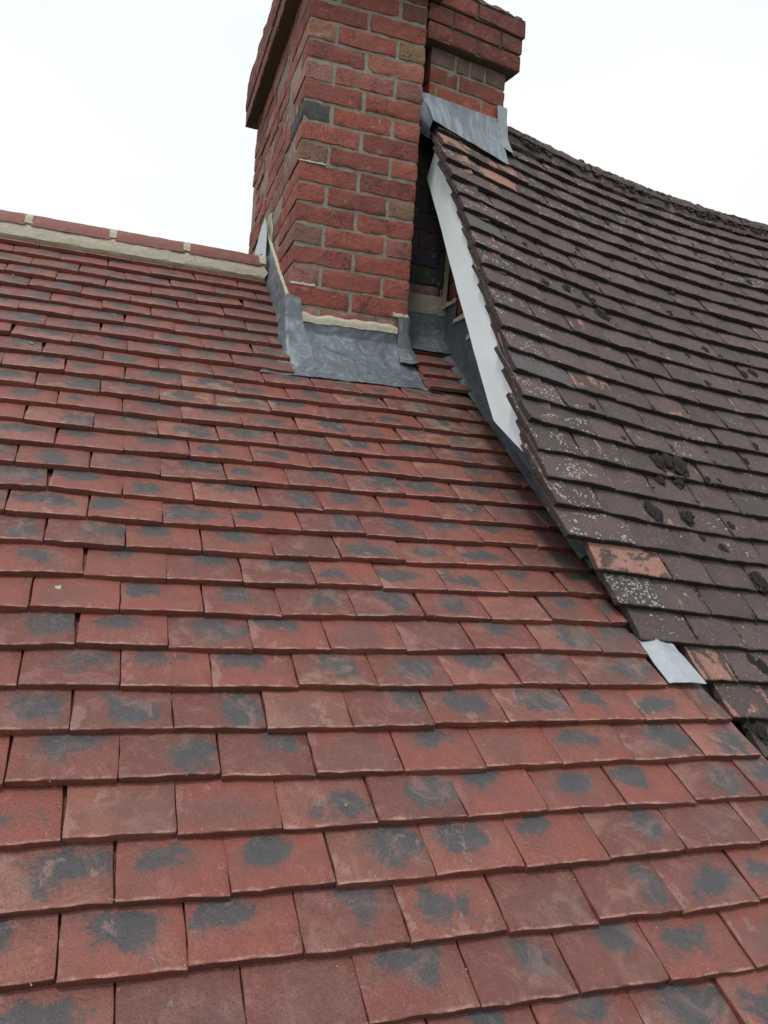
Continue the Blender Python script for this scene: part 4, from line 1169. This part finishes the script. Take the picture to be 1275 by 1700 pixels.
# tiny tufts in joints and along tails, joined
bmv, bmf = [], []
small = []
for s in range(4):
    bm = bmesh.new(); bmesh.ops.create_icosphere(bm, subdivisions=1, radius=1.0)
    for v_ in bm.verts: v_.co = v_.co * (1 + .4 * n3(v_.co.x * 2 + s * 5, v_.co.y * 2, v_.co.z * 2))
    bm.verts.ensure_lookup_table(); small.append(([v_.co.copy() for v_ in bm.verts], [tuple(q.index for q in f.verts) for f in bm.faces])); bm.free()
for k in range(5200):
    row = ro.randrange(-6, 21)
    u = ro.uniform(.05, 2.3); 
    if ro.random() < .62: v_ = row * .1 - ro.uniform(-.001, .009)
    else:
        v_ = row * .1 + ro.uniform(.0, .09); u = (round(u / .165 - (.5 if row % 2 == 0 else 0)) + (.5 if row % 2 == 0 else 0)) * .165 + ro.uniform(-.004, .004)
    if n3(u * 3.1, v_ * 3.1, 7.7) < -.08: continue
    if row < 0 and u < .05 - v_ * .8: continue
    rad = ro.uniform(.0018, .0052) * (1.3 if ro.random() < .1 else 1)
    M = moss_at(u, v_, rad, sq=.7)
    V_, F_ = small[k % 4]; b = len(bmv)
    bmv += [M @ q for q in V_]; bmf += [tuple(i + b for i in f) for f in F_]
for k in range(300):
    row = ro.randrange(-5, 20); u = ro.uniform(.35, 2.3); v_ = row * .1 + (ro.uniform(-.006, .004) if ro.random() < .6 else ro.uniform(0, .09))
    if n3(u * 2.2, v_ * 2.2, 3.3) < -.05 or (row < 0 and u < .3 - v_ * .8): continue
    for q_ in range(5):
        rad = ro.uniform(.003, .0065); M = moss_at(u + ro.uniform(-.007, .007), v_ + ro.uniform(-.006, .006), rad, sq=.85)
        V_, F_ = small[q_ % 4]; b = len(bmv)
        bmv += [M @ q for q in V_]; bmf += [tuple(i + b for i in f) for f in F_]
for x, y, rr_ in MOSS:
    u, v_ = MOSS_UV[(x, y)]
    for q_ in range(34):
        a = ro.uniform(0, 6.28); d_ = rr_ * ro.uniform(.75, 1.35)
        M = moss_at(u + math.cos(a) * d_, v_ + math.sin(a) * d_ * 1.3, ro.uniform(.0014, .0042), sq=.8)
        V_, F_ = small[q_ % 4]; b = len(bmv)
        bmv += [M @ q for q in V_]; bmf += [tuple(i + b for i in f) for f in F_]
# matted moss on the ridge bedding
for k in range(1300):
    u = ro.uniform(.45, 3.0)
    a = ro.uniform(.1, 1.55)
    if n3(u * 5, a * 2.2, 5) < .02 - (.22 if u > 1.3 else 0) - (.12 if a > 1.2 else 0): continue
    c = oridge(u); rad = ro.uniform(.003, .009) * (1.7 if ro.random() < .12 else 1)
    O = c + Vector((0, -math.sin(a) * .081, math.cos(a) * .081))
    V_, F_ = small[k % 4]; b = len(bmv)
    bmv += [O + Vector((q.x * rad * 1.4, q.y * rad * .7, q.z * rad * .8)) for q in V_]; bmf += [tuple(i + b for i in f) for f in F_]
mo = child('moss', mesh_from('moss_tufts_mesh', bmv, bmf, sharp=80), old_roof, M_MOSS); mo['kind'] = 'stuff'

# ------------------------------------------------------------------ crumbs lying on the new tiles
def crumb_mesh(seed, flat=.6):
    bm = bmesh.new(); bmesh.ops.create_icosphere(bm, subdivisions=2, radius=1.0)
    for v_ in bm.verts:
        p = v_.co; k_ = 1 + .5 * n3(p.x * 1.6 + seed, p.y * 1.6, p.z * 1.6) + .3 * n3(p.x * 4 + seed, p.y * 4, p.z * 4)
        v_.co = Vector((p.x * k_, p.y * k_, p.z * k_ * flat))
    me = bpy.data.meshes.new('crumb_mesh'); bm.to_mesh(me); bm.free(); me.materials.append(M_CRUMB); me.shade_flat(); return me
CR = [crumb_mesh(s * 2.9) for s in range(5)]
def redinv(x, y):
    d = Vector([CAM_W[i][0] * (x - 637.5) / F_PX + CAM_W[i][1] * (y - 850) / F_PX + CAM_W[i][2] for i in range(3)])
    s = -(NR.dot(CAM_C)) / NR.dot(d); P = CAM_C + d * s; return P.x, P.dot(VD)
def on_red(x, y, r_):
    u, v_ = redinv(x, y); k = v_ / GS; fr = (k - math.floor(k)) * GS
    return red(u, v_, -.149 * fr + r_ * .35)
CR_SPOTS = [(52, 567, .0085, 'largest cream mortar crumb on the red tiles near the left edge'), (28, 571, .0060, 'small cream crumb just left of the largest one'),
            (22, 451, .0052, 'pale mortar crumb on the upper courses at the left edge'), (190, 518, .0056, 'pale mortar crumb below the third ridge tile'), (173, 496, .0042, 'tiny pale crumb a course above its neighbour on the left slope'),
            (90, 596, .0045, 'tiny pale crumb right of the largest one'), (115, 634, .0048, 'cream crumb on the tail of a sandy tile, left slope'),
            (284, 1662, .0045, 'small brown grit lump on a grey smudge, bottom left tile'), (575, 1334, .0036, 'small dark grit lump on the middle of a lower tile')]
for x, y, r_, lab in CR_SPOTS:
    o = bpy.data.objects.new('mortar_crumb', ro.choice(CR)); COL.objects.link(o); o.location = on_red(x, y, r_)
    o.rotation_euler = (ro.uniform(0, .4), ro.uniform(0, .4), ro.uniform(0, 6)); o.scale = (r_, r_, r_)
    o['label'] = lab; o['category'] = 'mortar crumb'; o['group'] = 'mortar crumbs lying on the new tiles'
# flat greenish lichen-like splash
bm = bmesh.new(); n_ = 40
cv = bm.verts.new((0, 0, .0016)); ring = []
for i in range(n_):
    a = 2 * math.pi * i / n_; rr_ = .0085 * (1 + .45 * n3(math.cos(a) * 1.6, math.sin(a) * 1.6, 4.2) + .25 * n3(math.cos(a) * 5, math.sin(a) * 5, 1.2))
    ring.append(bm.verts.new((math.cos(a) * rr_, math.sin(a) * rr_ * 1.1, -.0004)))
for i in range(n_): bm.faces.new((cv, ring[i], ring[(i + 1) % n_]))
me = bpy.data.meshes.new('splash_mesh'); bm.to_mesh(me); bm.free(); me.materials.append(M_GREEN)
o = bpy.data.objects.new('lichen_spot', me); COL.objects.link(o); o.location = on_red(97, 972, .003) + NR * .0012
o.rotation_euler = (math.radians(35.4), 0, 0); o['label'] = 'pale green lichen spot beside the grey smudge of a lower left tile'; o['category'] = 'lichen'
# dust and grit too fine to count
bmv, bmf = [], []
for k in range(700):
    x, y = rt.uniform(0, 1275), rt.uniform(430, 1700)
    u, v_ = redinv(x, y)
    if u > 1.25 or u < -.9 or v_ > 2.6 or (v_ > 1.8 and u > .55): continue
    if rt.random() < .35: v_ = round(v_ / GS) * GS + rt.uniform(.002, .006) + GS * 0
    kk = v_ / GS; fr = (kk - math.floor(kk)) * GS
    rad = rt.uniform(.0004, .0013) * (1.3 if v_ > 1.2 else 1)
    O = red(u, v_, -.149 * fr + rad * .3)
    V_, F_ = small[k % 4]; b = len(bmv)
    bmv += [O + Vector(q) * rad for q in V_]; bmf += [tuple(i + b for i in f) for f in F_]
me = mesh_from('grit_mesh', bmv, bmf); me.materials.append(M_CRUMB)
o = bpy.data.objects.new('mortar_grit', me); COL.objects.link(o); o['kind'] = 'stuff'; o['label'] = 'fine mortar grit scattered over the new red tiles'; o['category'] = 'grit'

# ------------------------------------------------------------------ ground far below
M_GRASS = mat_simple('grass', (.045, .075, .025), (.075, .10, .04), 1.5, .95)
me = mesh_from('ground_mesh', [(-900, -900, -5), (900, -900, -5), (900, 900, -5), (-900, 900, -5)], [(0, 1, 2, 3)])
me.materials.append(M_GRASS)
g_ = bpy.data.objects.new('ground', me); COL.objects.link(g_); g_['kind'] = 'structure'
